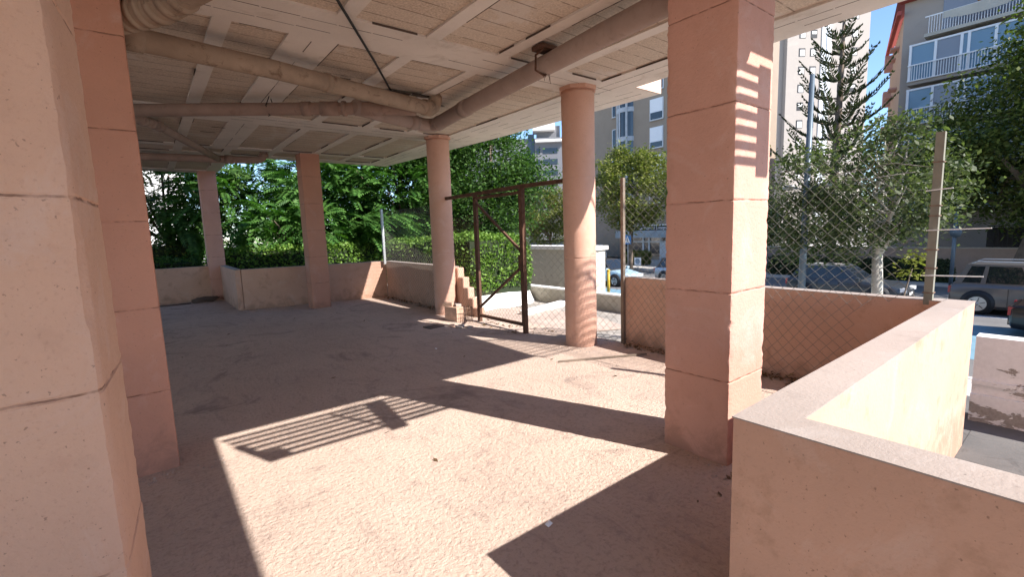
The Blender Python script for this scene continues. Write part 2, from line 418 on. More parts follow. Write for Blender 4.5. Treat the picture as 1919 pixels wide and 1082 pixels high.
# ------------------------------------------------------------------ ceiling
SLAB = [(5.25,3.97),(5.80,3.97),(5.62,7.5),(5.25,12.04),(1.70,11.95),(1.70,15.1),(-12,15.1),(-12,-6),(1.74,-6),(1.74,.58),(5.2,.58)]
b = MB(); H = 3.4
b.prism(SLAB, H+.03, H+.28, 0)
# strips of the soffit between the block panels: built as a lattice
ribs = [.68+.815*k for k in range(-13,6)]
xe = [(c-.07, c+.07) for c in ribs]
rows = [(-5.0,-.25),(.95,4.04),(4.62,7.85),(8.47,10.75),(11.0,11.6),(12.6,14.6)]
pan = []
for i in range(len(xe)-1):
    x0, x1 = xe[i][1], xe[i+1][0]
    if x1 < -11.5 or x1 > 4.7: continue
    for (y0,y1) in rows:
        if y0 > 11.9 and x1 > 1.5: continue
        if y0 < .5 and x1 > 1.6: continue
        X0, X1 = x0, x1
        if y0 in (4.62, 8.47) and .7 < x0 < 1.5: X1 = 1.19     # made good with plaster
        if y0 in (4.62, 8.47) and 1.5 < x0 < 2.2: X0 = 1.62
        pan.append((X0,X1,y0,y1))
# make lattice by column intervals
def lattice(b):
    xs = sorted({-12.0, 5.2} | {p[0] for p in pan} | {p[1] for p in pan} | {1.70,1.74})
    for x0,x1 in zip(xs[:-1], xs[1:]):
        if x1-x0 < 1e-4: continue
        xm = (x0+x1)/2
        y0 = -6 if xm < 1.74 else .58
        y1 = 15.1 if xm < 1.70 else 11.95
        cuts = sorted([(p[2],p[3]) for p in pan if p[0] < xm < p[1]])
        y = y0
        for a,c in cuts + [(y1,None)]:
            if a > y: b.add([(x0,y,H),(x0,a,H),(x1,a,H),(x1,y,H)], [(0,1,2,3)], 0)
            if c is not None: y = c
lattice(b)
# outer margin
b.add([(5.2,.58,H),(5.2,11.95,H),(5.25,12.04,H),(5.62,7.5,H),(5.80,3.97,H),(5.25,3.97,H)], [(0,1,2,3,4,5)], 0)
b.add([(1.70,11.95,H),(5.25,12.04,H),(5.2,11.95,H)], [(0,1,2)], 0)
rr = random.Random(3)
for (x0,x1,y0,y1) in pan:
    z = H+.022; e = .006
    b.add([(x0,y0,z),(x0,y1,z),(x1,y1,z),(x1,y0,z)], [(0,1,2,3)], 1)
    for (p,q) in (((x0,y0),(x1,y0)),((x1,y0),(x1,y1)),((x1,y1),(x0,y1)),((x0,y1),(x0,y0))):
        b.add([(p[0],p[1],H),(q[0],q[1],H),(q[0],q[1],z),(p[0],p[1],z)], [(0,1,2,3)], 0)
    # broken dark shadow gap left by the form boards, along the long sides
    for xx in (x0+e, x1-e):
        y = y0
        while y < y1-.1:
            L = rr.uniform(.15,.9)
            if rr.random() < .34:
                ww = rr.uniform(.0008,.003)
                b.box(xx-ww, xx+ww, y, min(y+L,y1), H-.0015, H+.016, 2)
            y += L + rr.uniform(.02,.25)
    for yy in (y0+e, y1-e):
        if rr.random() < .6:
            a0 = x0+rr.uniform(0,.2); a1 = x1-rr.uniform(0,.2); b.box(a0, a1, yy-.003, yy+.003, H-.0015, H+.016, 2)
# form-board seams on the smooth beams
def seam(x0,y0,x1,y1,w=.005):
    n = max(2,int(math.hypot(x1-x0,y1-y0)/.3))
    for k in range(n):
        if rr.random() < .3: continue
        t0,t1 = k/n,(k+.95)/n
        p=(x0+(x1-x0)*t0, y0+(y1-y0)*t0+rr.uniform(-.006,.006)); q=(x0+(x1-x0)*t1, y0+(y1-y0)*t1+rr.uniform(-.006,.006))
        b.bar((p[0],p[1],H+.0015),(q[0],q[1],H+.0015), w*rr.uniform(.6,1.6), .006, 2)
for y in (4.22,4.42): seam(-9,y,5.1,y)
for y in (8.05,8.25): seam(-9,y,5.1,y)
for x in (4.86,5.03): seam(x,.7,x,11.8)
for x in (5.4,5.58): seam(x-.02,4.1,x-.22,7.4)
seam(1.40,4.7,1.40,7.8); seam(1.41,8.5,1.41,10.7)
for y in (.72,.84): seam(1.8,y,5.1,y)
# broken-out holes
def hole(cx,cy,w,h):
    pts=[]
    for k in range(14):
        t=2*math.pi*k/14; s=rr.uniform(.8,1.15); c_,s_=math.cos(t),math.sin(t); mm=max(abs(c_),abs(s_))
        pts.append((cx+c_/mm*w/2*s, cy+s_/mm*h/2*s, H-.003))
    b.add(pts,[tuple(range(13,-1,-1))],2)
hole(2.72,5.85,.42,.30); hole(3.40,6.05,.32,.15); hole(3.05,5.72,.3,.12)
hole(1.62,5.9,.20,.06); hole(2.0,5.55,.14,.04); hole(1.0,9.4,.24,.05); hole(1.1,8.95,.2,.04); hole(.25,11.9,.3,.06)
ceil = tag(b.build('ceiling', [M['rib'],M['panel'],M['gap']]), kind='structure')

# upper storeys: the mass over the open floor
up = empty('apartment_building', (0,0,H+.3), 'salmon upper storeys over the open ground floor, its edge seen at the slab step', 'building')
b = MB()
b.prism([(5.18,.60),(5.18,7.6),(-.8,7.6),(-.8,12.0),(-12,12.0),(-12,-6),(1.72,-6),(1.72,.60)], 3.69, 15.0)
o = b.build('wall', M['fascia']); o.parent = up; o.matrix_parent_inverse = Matrix.Translation((0,0,-(H+.3)))
b = MB(); b.box(5.26,5.81,3.955,3.968,3.402,4.35); o=b.build('fascia_panel', M['fascia']); o.parent = up; o.matrix_parent_inverse = Matrix.Translation((0,0,-(H+.3)))

# slatted grille hung under the slab edge: throws the bars of shade on floor and pillar
g_ = empty('slatted_grille', (1.74,.5,H), 'slatted wooden grille hung under the slab edge above the low wall', 'grille')
def sub(b,name,m,parent,loc):
    o=b.build(name,m); o.parent=parent; o.matrix_parent_inverse=Matrix.Translation((-loc[0],-loc[1],-loc[2])); return o
L=(1.74,.5,H)
for k in range(7):
    b=MB(); b.box(1.76,3.50,.49,.515,2.80+k*.092,2.80+k*.092+.034); sub(b,'slat',M['post_brown'],g_,L)
b=MB(); b.box(3.50,3.66,.485,.525,2.74,3.40); sub(b,'post',M['post_brown'],g_,L)
b=MB(); b.box(1.74,1.80,.485,.525,2.80,3.20); b.box(1.80,1.92,.485,.525,2.84,2.95); sub(b,'bracket',M['post_brown'],g_,L)
b=MB(); b.extr([(2.93,3.41),(3.12,3.41),(2.76,2.74),(2.60,2.74)],1,.462,.484); sub(b,'brace',M['post_brown'],g_,L)
b=MB(); b.bar((2.66,.475,2.74),(2.60,.475,3.41),.022); sub(b,'rod',M['post_brown'],g_,L)

rk = empty('shade_bars', (5.2,.6,4.9), 'added unseen shade bars with parallel bars on arms outside the upper floor', 'shade bars')  # added unseen bars, placed up-sun to throw stripes of shade on the column
L=(5.2,.6,4.9)
for k in range(10):
    b=MB(); z=4.95+k*.118; b.tube([(5.9,-1.2,z),(7.6,-1.2,z)],.016,6); sub(b,'bar',M['greypost'],rk,L)
for X in (5.9,7.6):
    b=MB(); b.bar((X,-1.2,4.9),(X,-1.2,6.06),.03); b.bar((5.15,.62,4.95),(X,-1.2,4.95),.03); b.bar((5.15,.62,6.0),(X,-1.2,6.0),.03); sub(b,'arm',M['greypost'],rk,L)

# ------------------------------------------------------------------ pillars
JO = [.57+.585*k for k in range(6)]
def n3(p,s): return noise.noise(Vector(p)*s)
def pier(name, poly, label, seed=0, z0=-.05, z1=H+.01, res=.024, corner=.010, mat='pillar'):
    """block pillar: poly is convex footprint; blocks with joints, chipped arrises"""
    n=len(poly); cx=sum(p[0] for p in poly)/n; cyy=sum(p[1] for p in poly)/n
    ring=[]
    for i in range(n):
        a=Vector(poly[i]); c=Vector(poly[(i+1)%n]); Lh=(c-a).length; e=(c-a)/Lh; k=max(3,int((Lh-2*corner)/res))
        pr=Vector(poly[i-1]); e0=(a-pr).normalized()
        ring.append((a-e0*corner*.25+e*corner*.25, True))
        for j in range(k+1): ring.append((a+e*(corner+(Lh-2*corner)*j/k), j in (0,k)))
    m=len(ring)
    zs=[]; z=z0
    while z<z1: zs.append(z); z+=res
    zs.append(z1)
    for j in JO:
        zs += [j-.009,j-.004,j+.004,j+.009]
    zs=sorted(set(round(q,4) for q in zs if z0<=q<=z1))
    vs=[];fs=[]
    for z in zs:
        dj=min(abs(z-j) for j in JO); blk=sum(1 for j in JO if z>j)
        jx=.002*n3((blk*7.3+seed,1.1,2.2),1.7); jy=.002*n3((blk*3.9+seed,5.1,.2),1.7)
        for p,edge in ring:
            dv=Vector((p.x-cx,p.y-cyy)); dn=dv.normalized()
            q=(p.x+seed,p.y,z)
            off=.0012*n3(q,5)+.0008*n3(q,22)
            if dj<.006: off-=.0045+.004*n3(q,12)
            if edge:
                off+= -.003+.004*n3(q,30)+.005*n3(q,70)
                if n3(q,9)>.32: off-=.009*min(1,(n3(q,9)-.32)*6)
            vs.append((p.x+dn.x*off+jx, p.y+dn.y*off+jy, z))
    for i in range(len(zs)-1):
        for k in range(m): fs.append((i*m+k,i*m+(k+1)%m,(i+1)*m+(k+1)%m,(i+1)*m+k))
    b=MB(); b.add(vs,fs,0,True); b.f.append(tuple(range((len(zs)-1)*m,len(zs)*m))); b.m.append(0); b.s.append(False)
    o=b.build(name,M[mat])
    es=o.modifiers.new('arris','EDGE_SPLIT'); es.split_angle=Rd(32)
    return tag(o,label,'pillar','square block pillars under the ceiling')
def rect(x0,x1,y0,y1): return [(x0,y0),(x1,y0),(x1,y1),(x0,y1)]
pier('square_pillar', rect(2.865,3.345,1.43,1.91), 'square salmon pillar by the low wall corner, one face sunlit with bars of shade', 1)
pier('square_pillar', [(-.68,1.85),(-.15,1.85),(-.118,2.36),(-.68,2.36)], 'huge close salmon pillar filling the left edge of the photo', 11, corner=.03, mat='pillar_sky_tint')
pier('square_pillar', rect(-.45,.03,3.97,4.45), 'brick red shaded pillar directly behind the huge close pillar, pipes meet at its top', 23, mat='pillar_bounce_tint')
pier('square_pillar', rect(2.80,3.20,10.84,11.24), 'square pillar standing in front of the planter wall, green hedge behind', 37, mat='pillar_bounce_tint')
pier('square_pillar', rect(1.25,1.64,14.62,15.02), 'farthest slim square pillar rising from the low wall at the planter corner', 51)

def column(name,x,y,r,label,seed):
    n=40; zs=[]; z=-.05
    while z<H-.0: zs.append(z); z+=.03
    for j in (1.19,1.205,1.22,2.235,2.25,2.265): zs.append(j)
    zs=sorted(zs)+[H-.14,H-.06]; zs=sorted(zs)
    vs=[];fs=[]
    for z in zs:
        for k in range(n):
            t=2*math.pi*k/n; q=(math.cos(t)*r+seed,math.sin(t)*r,z)
            off=.0018*n3(q,9)+.0012*n3(q,30)
            if abs(z-1.205)<.004 or abs(z-2.25)<.004: off-=.004
            if z<.12 : off+=.008*max(0,n3(q,14))
            if 1.0<z<1.2 and n3(q,16)>.25: off-=.004
            if z>H-.2: off+=.004*n3(q,35)
            vs.append((x+math.cos(t)*(r+off), y+math.sin(t)*(r+off), z))
    for i in range(len(zs)-1):
        for k in range(n): fs.append((i*n+k,i*n+(k+1)%n,(i+1)*n+(k+1)%n,(i+1)*n+k))
    e=empty(name,(x,y,0),label,'column','round columns along the gate line')
    b=MB(); b.add(vs,fs,0,True); o=b.build('shaft',M['column']); o.parent=e; o.matrix_parent_inverse=Matrix.Translation((-x,-y,0))
    b=MB(); s=r+.035
    P=[(x+s*math.cos(a)*(1.0+.02*n3((a*3,seed,0),2)),y+s*math.sin(a)) for a in [2*math.pi*(k+.5)/8 for k in range(8)]]
    b.prism(P,H-.045,H+.004); o=b.build('collar',M['column']); o.parent=e; o.matrix_parent_inverse=Matrix.Translation((-x,-y,0))
    return e
column('round_column',4.62,4.40,.215,'nearer round salmon column right of the rusty gate, curved stripes of shade low on it',3)
column('round_column',4.56,8.00,.215,'farther round column left of the rusty gate with clay blocks at its foot',8)

# ------------------------------------------------------------------ low walls
def wall_seg(name, poly, z0, z1, label, mats=None, cop=True, extra=None, group=None, coph=.005):
    b=MB(); b.prism(poly,z0,z1-coph if cop else z1)
    if extra: extra(b)
    mats=mats or [M['wall']]
    e=b.build(name,mats); tag(e,label,'wall',group)
    if cop:
        cx=sum(p[0] for p in poly)/len(poly); cyy=sum(p[1] for p in poly)/len(poly)
        c=MB(); q=[]
        for x,y in poly:
            dx,dy=x-cx,y-cyy; L_=math.hypot(dx,dy); q.append((x+dx/L_*.004,y+dy/L_*.004))
        c.prism(q,z1-coph,z1); c.build('coping',M['coping'],e)
    return e
W=.92
b=MB()
poly=[(1.57,.765),(1.57,-3),(1.725,-3),(1.725,.60),(5.10,.60),(5.10,.765)]
b.prism(poly,-.9,W-.005)
e=tag(b.build('low_wall',M['wall']),'L shaped low wall with worn flat top at right front, nearest the viewer','wall')
c=MB(); c.prism([(1.566,.769),(1.566,-3),(1.729,-3),(1.729,.596),(5.104,.596),(5.104,.769)],W-.005,W); c.build('coping',M['coping'],e)
wall_seg('low_wall',[(4.955,.769),(5.10,.769),(5.20,3.98),(5.055,3.98)],-.3,W,'shaded salmon low wall behind wire netting, between thin brown post and sunlit wall corner')
wall_seg('low_wall',[(1.62,12.0),(4.80,11.40),(4.84,11.55),(1.66,12.16)],-.1,W,'salmon planter wall behind the square pillar, sun patch at its right end')
wall_seg('low_wall',[(1.50,12.02),(1.615,12.03),(1.645,12.16),(1.645,14.62),(1.50,14.62)],-.1,W,'short return wall from planter corner back to the farthest pillar')
wall_seg('low_wall',[(-7,14.78),(1.25,14.78),(1.25,14.93),(-7,14.93)],-.1,W,'low wall at far left in deep shade under the dark hedge')
def steps(b):
    for y0,y1,z in ((7.80,7.98,.90),(7.62,7.80,.72),(7.46,7.62,.53),(7.30,7.46,.34),(7.12,7.30,.17)):
        b.box(4.745,4.895,y0,y1-.001,-.1,z)
wall_seg('low_wall',[(4.80,11.40),(4.74,7.98),(4.89,7.98),(4.95,11.40)],-.1,W,'low wall behind netting left of the farther round column, broken into steps at its end',extra=steps).modifiers.new('worn','BEVEL').width=.014
# yard kerb parapet, white painted kerb, ramp side
b=MB(); b.box(6.97,7.15,3.5,9.3,-1.7,.27); e=tag(b.build('parapet',M['cream']),'low cream parapet along the yard edge beyond the gate','wall')
c=MB(); c.box(6.955,7.165,3.49,9.31,.27,.30); c.build('coping',M['white'],e)
b=MB(); b.prism([(5.50,6.62),(6.94,6.98),(6.94,7.16),(5.46,6.80)],-.05,.07); tag(b.build('kerb_strip',M['white']),'white painted kerb slanting across the gravel beyond the gate','kerb')
b=MB()
b.add([(5.05,7.62,-.03),(6.62,7.78,-.03),(6.9,8.0,-.03),(6.9,9.2,-.03),(5.05,9.2,-.03),(5.05,8.2,.30),(6.62,8.25,.34),(6.9,8.3,.34),(6.9,9.2,.34),(5.05,9.2,.34)],
      [(0,1,6,5),(1,2,7,6),(2,3,8,7),(3,4,9,8),(4,0,5,9),(5,6,7,8,9)])
tag(b.build('ramp_wall',M['white']),'bright whitewashed sloping wall under the clipped hedge end','wall')
b=MB(); b.box(9.0,9.36,8.02,12.4,-1.7,1.02); e=tag(b.build('garden_wall',M['cream']),'tall cream wall with pale coping beyond the parapet, behind the round column','wall')
c=MB(); c.box(8.94,9.42,7.96,12.4,1.02,1.12); c.build('coping',M['white'],e)
b=MB(); b.box(5.85,6.03,-9,.66,-.6,.50); b.box(5.80,5.85,-9,.66,-.29,-.03); b.box(5.822,5.85,-9,.66,.06,.10)
tag(b.build('parapet',M['peel']),'white parapet with peeling paint and a ledge, beyond the low wall at right','wall')

# ------------------------------------------------------------------ pipes under the ceiling
def pipe(name,pts,r,m,label,sock=(),group='drain pipes under the ceiling',smoothpts=True,bent=None):
    o_=empty(name,pts[0],label,'pipe',group); L=pts[0]
    b=MB(); b.tube(pts,r,18); sub(b,'pipe_run',m,o_,L)
    for (p,q,rr_) in sock:
        b=MB(); b.tube([p,q],rr_,18); sub(b,'socket',m,o_,L)
    return o_
def lerp(a,c,t): return tuple(a[i]+(c[i]-a[i])*t for i in range(3))
def arc(a,c,e,n=6):
    """rounded corner a-c-e"""
    out=[]
    for k in range(n+1):
        t=k/n; p=lerp(a,c,t); q=lerp(c,e,t); out.append(lerp(p,q,t))
    return out
P0=(3.19,.72,3.28);P1=(3.30,2.8,3.255);P2=(3.50,5.15,3.235);P3=(3.66,6.55,3.225);P4=(2.9,6.34,3.235);P5=(2.30,6.12,3.245)
c0=lerp(P3,P2,.16);c1=lerp(P3,P4,.28)
pts=[P0,P1,P2]+arc(c0,P3,c1)+[P4,P5]
s=lerp(P1,P2,.33)
pp=pipe('drain_pipe',pts,.098,M['pvcgrey'],'long grey brown drain pipe under the ceiling, bent above the farther round column',
     [(lerp(P2,P3,.12),lerp(P2,P3,.24),.108),(lerp(P3,P4,.42),lerp(P3,P4,.60),.108),(c0,lerp(c0,P2,.05),.106)])
b=MB(); b.tube([(3.32,3.55,3.40),(3.20,3.60,3.30),(3.22,3.63,3.17),(3.33,3.63,3.14),(3.44,3.62,3.2),(3.45,3.58,3.32),(3.36,3.55,3.40)],.012,6)
for k in range(7): b.tube([(3.28+.02*k,3.6+rr.uniform(-.02,.02),3.15),(3.27+.022*k,3.6+rr.uniform(-.03,.03),3.15-rr.uniform(.03,.09))],.003,4)
b.box(3.22,3.46,3.52,3.68,3.36,3.401); sub(b,'hanger',M['rust'],pp,P0)
Q0=(-.35,4.66,3.165);Q1=(1.06,4.99,3.19);Q2=(2.98,5.57,3.215);Q3=(3.22,5.66,3.235)
pp=pipe('drain_pipe',[Q0,(0.06,4.76,3.17),Q1,Q2]+arc(lerp(Q2,Q3,.5),Q3,(3.24,5.68,3.40),5),.088,M['pvcold'],'rust stained drain pipe slanting from the brick red pillar to the ceiling hole',
     [((.02,4.745,3.17),(.14,4.775,3.172),.10),(lerp(Q1,Q2,.30),lerp(Q1,Q2,.33),.095),(lerp(Q2,Q3,.1),lerp(Q2,Q3,.62),.102)])
R0=(-.6,8.1,3.255);R1=(1.06,6.98,3.245);R2=(1.94,6.40,3.24);R3=(2.62,5.98,3.235);
pp=pipe('drain_pipe',[R0,R1,R2,lerp(R2,R3,.6),R3,(3.0,5.78,3.23)],.078,M['pvc'],'brown drain pipe crossing level behind the brick red pillar, with a grey sleeve',
     [(lerp(R1,R2,.80),lerp(R1,R2,.90),.09),(lerp(R2,R3,.02),lerp(R2,R3,.30),.09),(lerp(R2,R3,.36),lerp(R2,R3,.42),.094),(lerp(R2,R3,.55),R3,.088)])
b=MB(); hp=lerp(R1,R2,.42); b.tube([(hp[0],hp[1],3.4),(hp[0]-.06,hp[1]-.06,3.27),(hp[0]-.02,hp[1]-.02,3.155),(hp[0]+.07,hp[1]+.05,3.22),(hp[0]+.02,hp[1]+.02,3.38)],.006,5); sub(b,'hanger',M['cable'],pp,R0)
S0=(-.3,8.0,3.30);S1=(.10,8.42,3.30);S2=(.32,8.72,3.30);S3=(1.36,11.43,3.26);S4=(1.72,11.32,3.25);S5=(2.15,11.12,3.25)
pp=pipe('drain_pipe',[S0,S1,S2,lerp(S2,S3,.5),S3],.062,M['pvcgrey'],'thin pale drain pipe running down towards the farthest pillar below the far ceiling',
     [(lerp(S1,S2,.1),lerp(S1,S2,.3),.075),(lerp(S1,S2,.55),lerp(S1,S2,.75),.075),(lerp(S1,S2,.9),lerp(S2,S3,.03),.075)])
pp=pipe('drain_pipe',[(-4,12.2,3.30),(0.2,11.85,3.29),S3,S4]+arc(lerp(S4,S5,.7),S5,(2.15,11.12,3.42),5),.075,M['pvc'],'dark drain pipe with elbow rising into the far ceiling edge above the planter',
     [(lerp(S3,S4,.3),lerp(S3,S4,.7),.088),((2.15,11.12,3.31),(2.15,11.12,3.37),.09)])
E0=(-.25,4.55,3.07);E1=(.05,4.15,3.10);E2=(.22,3.97,3.12);E3=(.40,3.62,3.15);E4=(.75,2.9,3.2)
pp=pipe('drain_pipe',[E0,E1,E2,E3,E4,(1.6,1.0,3.28)],.085,M['pvcold'],'ribbed elbow pipe at top left beside the brick red pillar',
     [(lerp(E1,E2,t),lerp(E1,E2,t+.14),.100) for t in (-.3,0,.3,.6)]+[(lerp(E2,E3,t),lerp(E2,E3,t+.14),.100) for t in (0,.3,.6)])
b=MB(); b.tube([(1.0,3.2,3.392),(1.25,3.58,3.34),(2.0,4.70,3.345),(2.62,5.66,3.35),(2.72,5.80,3.42)],.012,8); tag(b.build('cable',M['cable']),'black cable slung under the ceiling into the broken hole','cable')

# ------------------------------------------------------------------ chain link fences and gate
def chain(b,p0,p1,z0,z1,dw=.108,dh=.112,r=.0023,wob=.012,seed=0,keep=None):
    p0=Vector((*p0,0));p1=Vector((*p1,0)); L=(p1-p0).length; e=(p1-p0)/L; nrm=Vector((-e.y,e.x,0))
    nw=int(L/(dw/2)); nk=int((z1-z0)/(dh/2))
    for i in range(nw):
        pts=[]
        for k in range(nk+1):
            s=(i+((k+i)%2))*dw/2; z=z0+k*dh/2
            q=(s*1.3+seed,z*1.3,seed)
            ds=wob*2.2*n3(q,1.1); dz=wob*2.2*n3((q[0],q[1],5+seed),1.1); dn=wob*2.0*n3((q[0],q[1],9+seed),.9)+(.0025 if (k%2) else -.0025)
            if keep and not keep(s+ds,z+dz): 
                if len(pts)>1: b.tube(pts,r,4,0,False,True)
                pts=[]; continue
            pts.append(p0+e*(s+ds)+nrm*dn+Vector((0,0,z+dz)))
        if len(pts)>1: b.tube(pts,r,4,0,False,True)
# fence 1: gate post -> behind column -> brown post -> along wall to corner post
L=(5.03,4.0,0)
fn=empty('chain_link_fence',L,'chain link netting along the shaded low wall between thin brown post and olive corner post','fence')
b=MB(); b.bar((5.03,4.0,-.02),(5.03,4.0,2.235),.045); sub(b,'post',M['post_brown'],fn,L)
b=MB(); b.bar((4.985,.86,.88),(4.985,.86,2.25),.055); sub(b,'post',M['post_olive'],fn,L)
for z,y0,y1 in ((1.80,.92,.76),(1.485,.90,.53),(1.12,.91,.55)):
    b=MB(); b.bar((4.95,y0,z),(4.95,y1,z+.01),.012,.008); sub(b,'tie_rod',M['white_rod'],fn,L)
for z in (2.02,1.68,1.60,1.33,1.18,.98):
    b=MB(); b.box(4.950,5.020,.825,.895,z-.004,z+.004); sub(b,'wire_tie',M['wire_rust'],fn,L)
def keep1(s,z):
    # torn towards the corner post
    if z>.95 and s>2.85 and s>3.04-.10*abs(math.sin(z*9))-.05*math.sin(z*31): return False
    if z<.9 and s>2.9-.25*abs(math.sin(z*7)): return False
    return z<2.20-.03*math.sin(s*4)-(.06*s/3 if s>1.2 else 0)
b=MB(); chain(b,(5.00,3.98),(4.915,.86),.03,2.22,seed=2,keep=keep1,wob=.030); sub(b,'netting',M['galv'],fn,L)
b=MB(); b.tube([(4.98,1.0,1.96),(4.97,1.4,1.93),(4.99,1.55,2.0),(5.0,1.15,2.05),(4.985,.88,1.98)],.003,5); sub(b,'loose_wire',M['galv'],fn,L)
L=(4.5,5.46,0)
fn=empty('chain_link_fence',L,'chain link netting between the rusty gate and the thin brown post, behind nearer column','fence')
b=MB(); chain(b,(4.52,5.44),(4.88,4.42),.02,2.18,seed=5); chain(b,(4.88,4.42),(5.02,4.03),.02,2.2,seed=6); sub(b,'netting',M['galv'],fn,L)
b=MB(); b.tube([(4.52,5.44,.02),(4.88,4.42,.03),(5.02,4.03,.02)],.003,5); sub(b,'bottom_wire',M['wire_rust'],fn,L)
L=(4.74,11.28,0)
fn=empty('chain_link_fence',L,'chain link netting on a pale thin post left of the farther round column','fence')
b=MB(); b.bar((4.745,11.33,.85),(4.745,11.33,2.23),.055); sub(b,'post',M['greypost'],fn,L)
b=MB(); chain(b,(4.745,11.30),(4.70,8.12),.05,2.2,seed=8,dw=.09,dh=.09,r=.0022); sub(b,'netting',M['galv'],fn,L)
b=MB(); chain(b,(4.70,7.9),(4.58,6.85),.03,1.9,seed=9,dw=.09,dh=.09,r=.0015); sub(b,'netting',M['wire_rust'],fn,L)

L=(4.55,6.78,0)
gt=empty('gate',L,'rusty brown steel gate frame with diagonal braces between the two round columns','gate')
b=MB(); b.bar((4.555,6.80,-.01),(4.555,6.80,2.27),.062); sub(b,'gate_post',M['rust'],gt,L)
b=MB(); b.bar((4.50,5.46,-.01),(4.50,5.46,2.27),.062); sub(b,'gate_post',M['rust'],gt,L)
b=MB(); b.bar((4.56,7.80,2.235),(4.555,6.80,2.24),.06,.055); b.bar((4.555,6.80,2.241),(4.50,5.46,2.245),.061,.056); b.bar((4.50,5.46,2.246),(4.615,4.56,2.25),.06,.055); sub(b,'top_rail',M['rust'],gt,L)
lf=bpy.data.objects.new('gate_leaf',None); col.objects.link(lf); lf.parent=gt
def leaf(z0,z1,y0,y1,x):
    b=MB()
    b.bar((x,y0,z0),(x,y0,z1),.045); b.bar((x,y1,z0),(x,y1,z1),.045)
    b.bar((x,y0,z0+.022),(x,y1,z0+.022),.044,.05); b.bar((x,y0,z1-.022),(x,y1,z1-.022),.044,.045)
    return b
b=leaf(.10,2.185,6.735,5.535,4.53); sub(b,'frame',M['rust'],lf,L)
b=MB(); b.bar((4.525,6.72,2.08),(4.525,5.54,1.27),.035); b.bar((4.525,5.56,1.02),(4.525,6.72,.28),.035); sub(b,'brace',M['rust'],lf,L)
b=MB(); b.box(4.49,4.55,5.50,5.58,.98,1.22); sub(b,'lock_box',M['rust'],lf,L)
b=MB(); chain(b,(4.53,6.72),(4.53,5.55),.12,.62,seed=12,dw=.085,dh=.085,r=.0018); sub(b,'netting',M['wire_rust'],lf,L)

# ------------------------------------------------------------------ bits lying about
def block(name,x,y,z,sx,sy,sz,rz,m,label,cat='brick',group='clay blocks by the farther column'):
    b=MB(); b.box(-sx/2,sx/2,-sy/2,sy/2,0,sz)
    o=b.build(name,m,None,(x,y,z)); o.rotation_euler.z=rz
    bv=o.modifiers.new('b','BEVEL'); bv.width=.006; bv.segments=2
    return tag(o,label,cat,group)
block('clay_block',4.30,7.22,0,.22,.34,.26,.15,M['brick'],'big square clay block at the foot of the farther round column')
block('clay_block',4.23,7.33,.26,.09,.20,.075,.5,M['brick'],'small flat brick lying on top of the big clay block, nearer the column')
block('clay_block',4.33,7.17,.26,.10,.14,.05,-.3,M['tile'],'thin broken piece of brick on the right end of the big clay block')
# wire cage beside the block
b=MB()
for k in range(7): b.tube([(4.22+k*.04,6.92,.0),(4.22+k*.04,6.92,.27)],.0035,5)
for z in (.03,.10,.17,.25): b.tube([(4.20,6.92,z),(4.48,6.92,z)],.0035,5)
for k in range(5): b.tube([(4.48,6.92+k*.045,.0),(4.48,6.92+k*.045,.27)],.0035,5)
for z in (.03,.14,.25): b.tube([(4.48,6.92,z),(4.48,7.10,z)],.0035,5)
tag(b.build('wire_offcut',M['wire_rust']),'bent offcut of rusty mesh standing beside the clay block','wire mesh')
rr=random.Random(21)
tl=[(3.72,6.98,.30,.22,.15,'dtile','dark flat board lying left of the floor rubble'),(4.02,6.62,.16,.11,.7,'tile','pale broken tile nearest the gate among the floor rubble'),(4.12,6.50,.12,.09,.2,'tile','pale tile scrap beside the gate post foot'),(3.98,6.80,.18,.08,1.1,'brick','reddish tile strip in the middle of the floor rubble'),(4.10,6.72,.10,.07,.4,'tile','smallest pale tile scrap in the floor rubble')]
for x,y,a,c_,rz,m,lb in tl: block('tile_piece',x,y,0.001,a,c_,.02,rz,M[m],lb,'tile','broken tiles on the floor by the gate')
b=MB(); b.bar((3.75,3.95,.012),(4.75,3.42,.016),.025,.018); tag(b.build('steel_strip',M['post_brown']),'thin rusty strip lying on the sunlit floor by the square pillar','strip')
# coil of old hose by far pillar
b=MB()
for k in range(4):
    rad=.20+.03*(k%3); pts=[(1.02+rad*1.15*math.cos(t)+.03*k,14.42+rad*.55*math.sin(t),.03+.028*k+.01*math.sin(3*t+k)) for t in [2*math.pi*i/28 for i in range(29)]]
    b.tube(pts,.018,6,0,False)
b.tube([(.75,14.35,.02),(.3,14.3,.02),(-.2,14.45,.02),(-.6,14.4,.02)],.018,6)
tag(b.build('hose_coil',M['dtile']),'dark coil of hose on the floor below the farthest pillar','hose')
# loose grit: clumps of mortar along wall and pillar feet
b=MB()
def grit(cx,cy,sx,sy,n,s0,s1):
    for _ in range(n):
        x=cx+rr.uniform(-sx,sx); y=cy+rr.uniform(-sy,sy); s=rr.uniform(s0,s1)
        vs=[(x+s*rr.uniform(.6,1)*dx,y+s*rr.uniform(.6,1)*dy,.0+s*dz*rr.uniform(.5,.9)) for dx,dy,dz in ((1,0,0),(0,1,0),(-1,0,0),(0,-1,0),(0,0,1))]
        b.add(vs,[(0,1,4),(1,2,4),(2,3,4),(3,0,4)])
grit(4.6,4.2,.4,.22,60,.006,.018); grit(3.1,1.5,.5,.25,60,.004,.012); grit(4.9,2.6,.06,1.4,160,.008,.025); grit(4.65,9.7,.08,1.5,120,.01,.03)
grit(2.9,3.2,1.6,1.6,140,.003,.010); grit(1.5,2.5,1.2,1.8,120,.002,.006); grit(1.5,7,2.5,3,90,.005,.016); grit(4.1,6.7,.5,.4,60,.005,.018)
grit(2.2,11.75,.7,.08,60,.008,.02); grit(0,3.85,.3,.06,40,.006,.014)
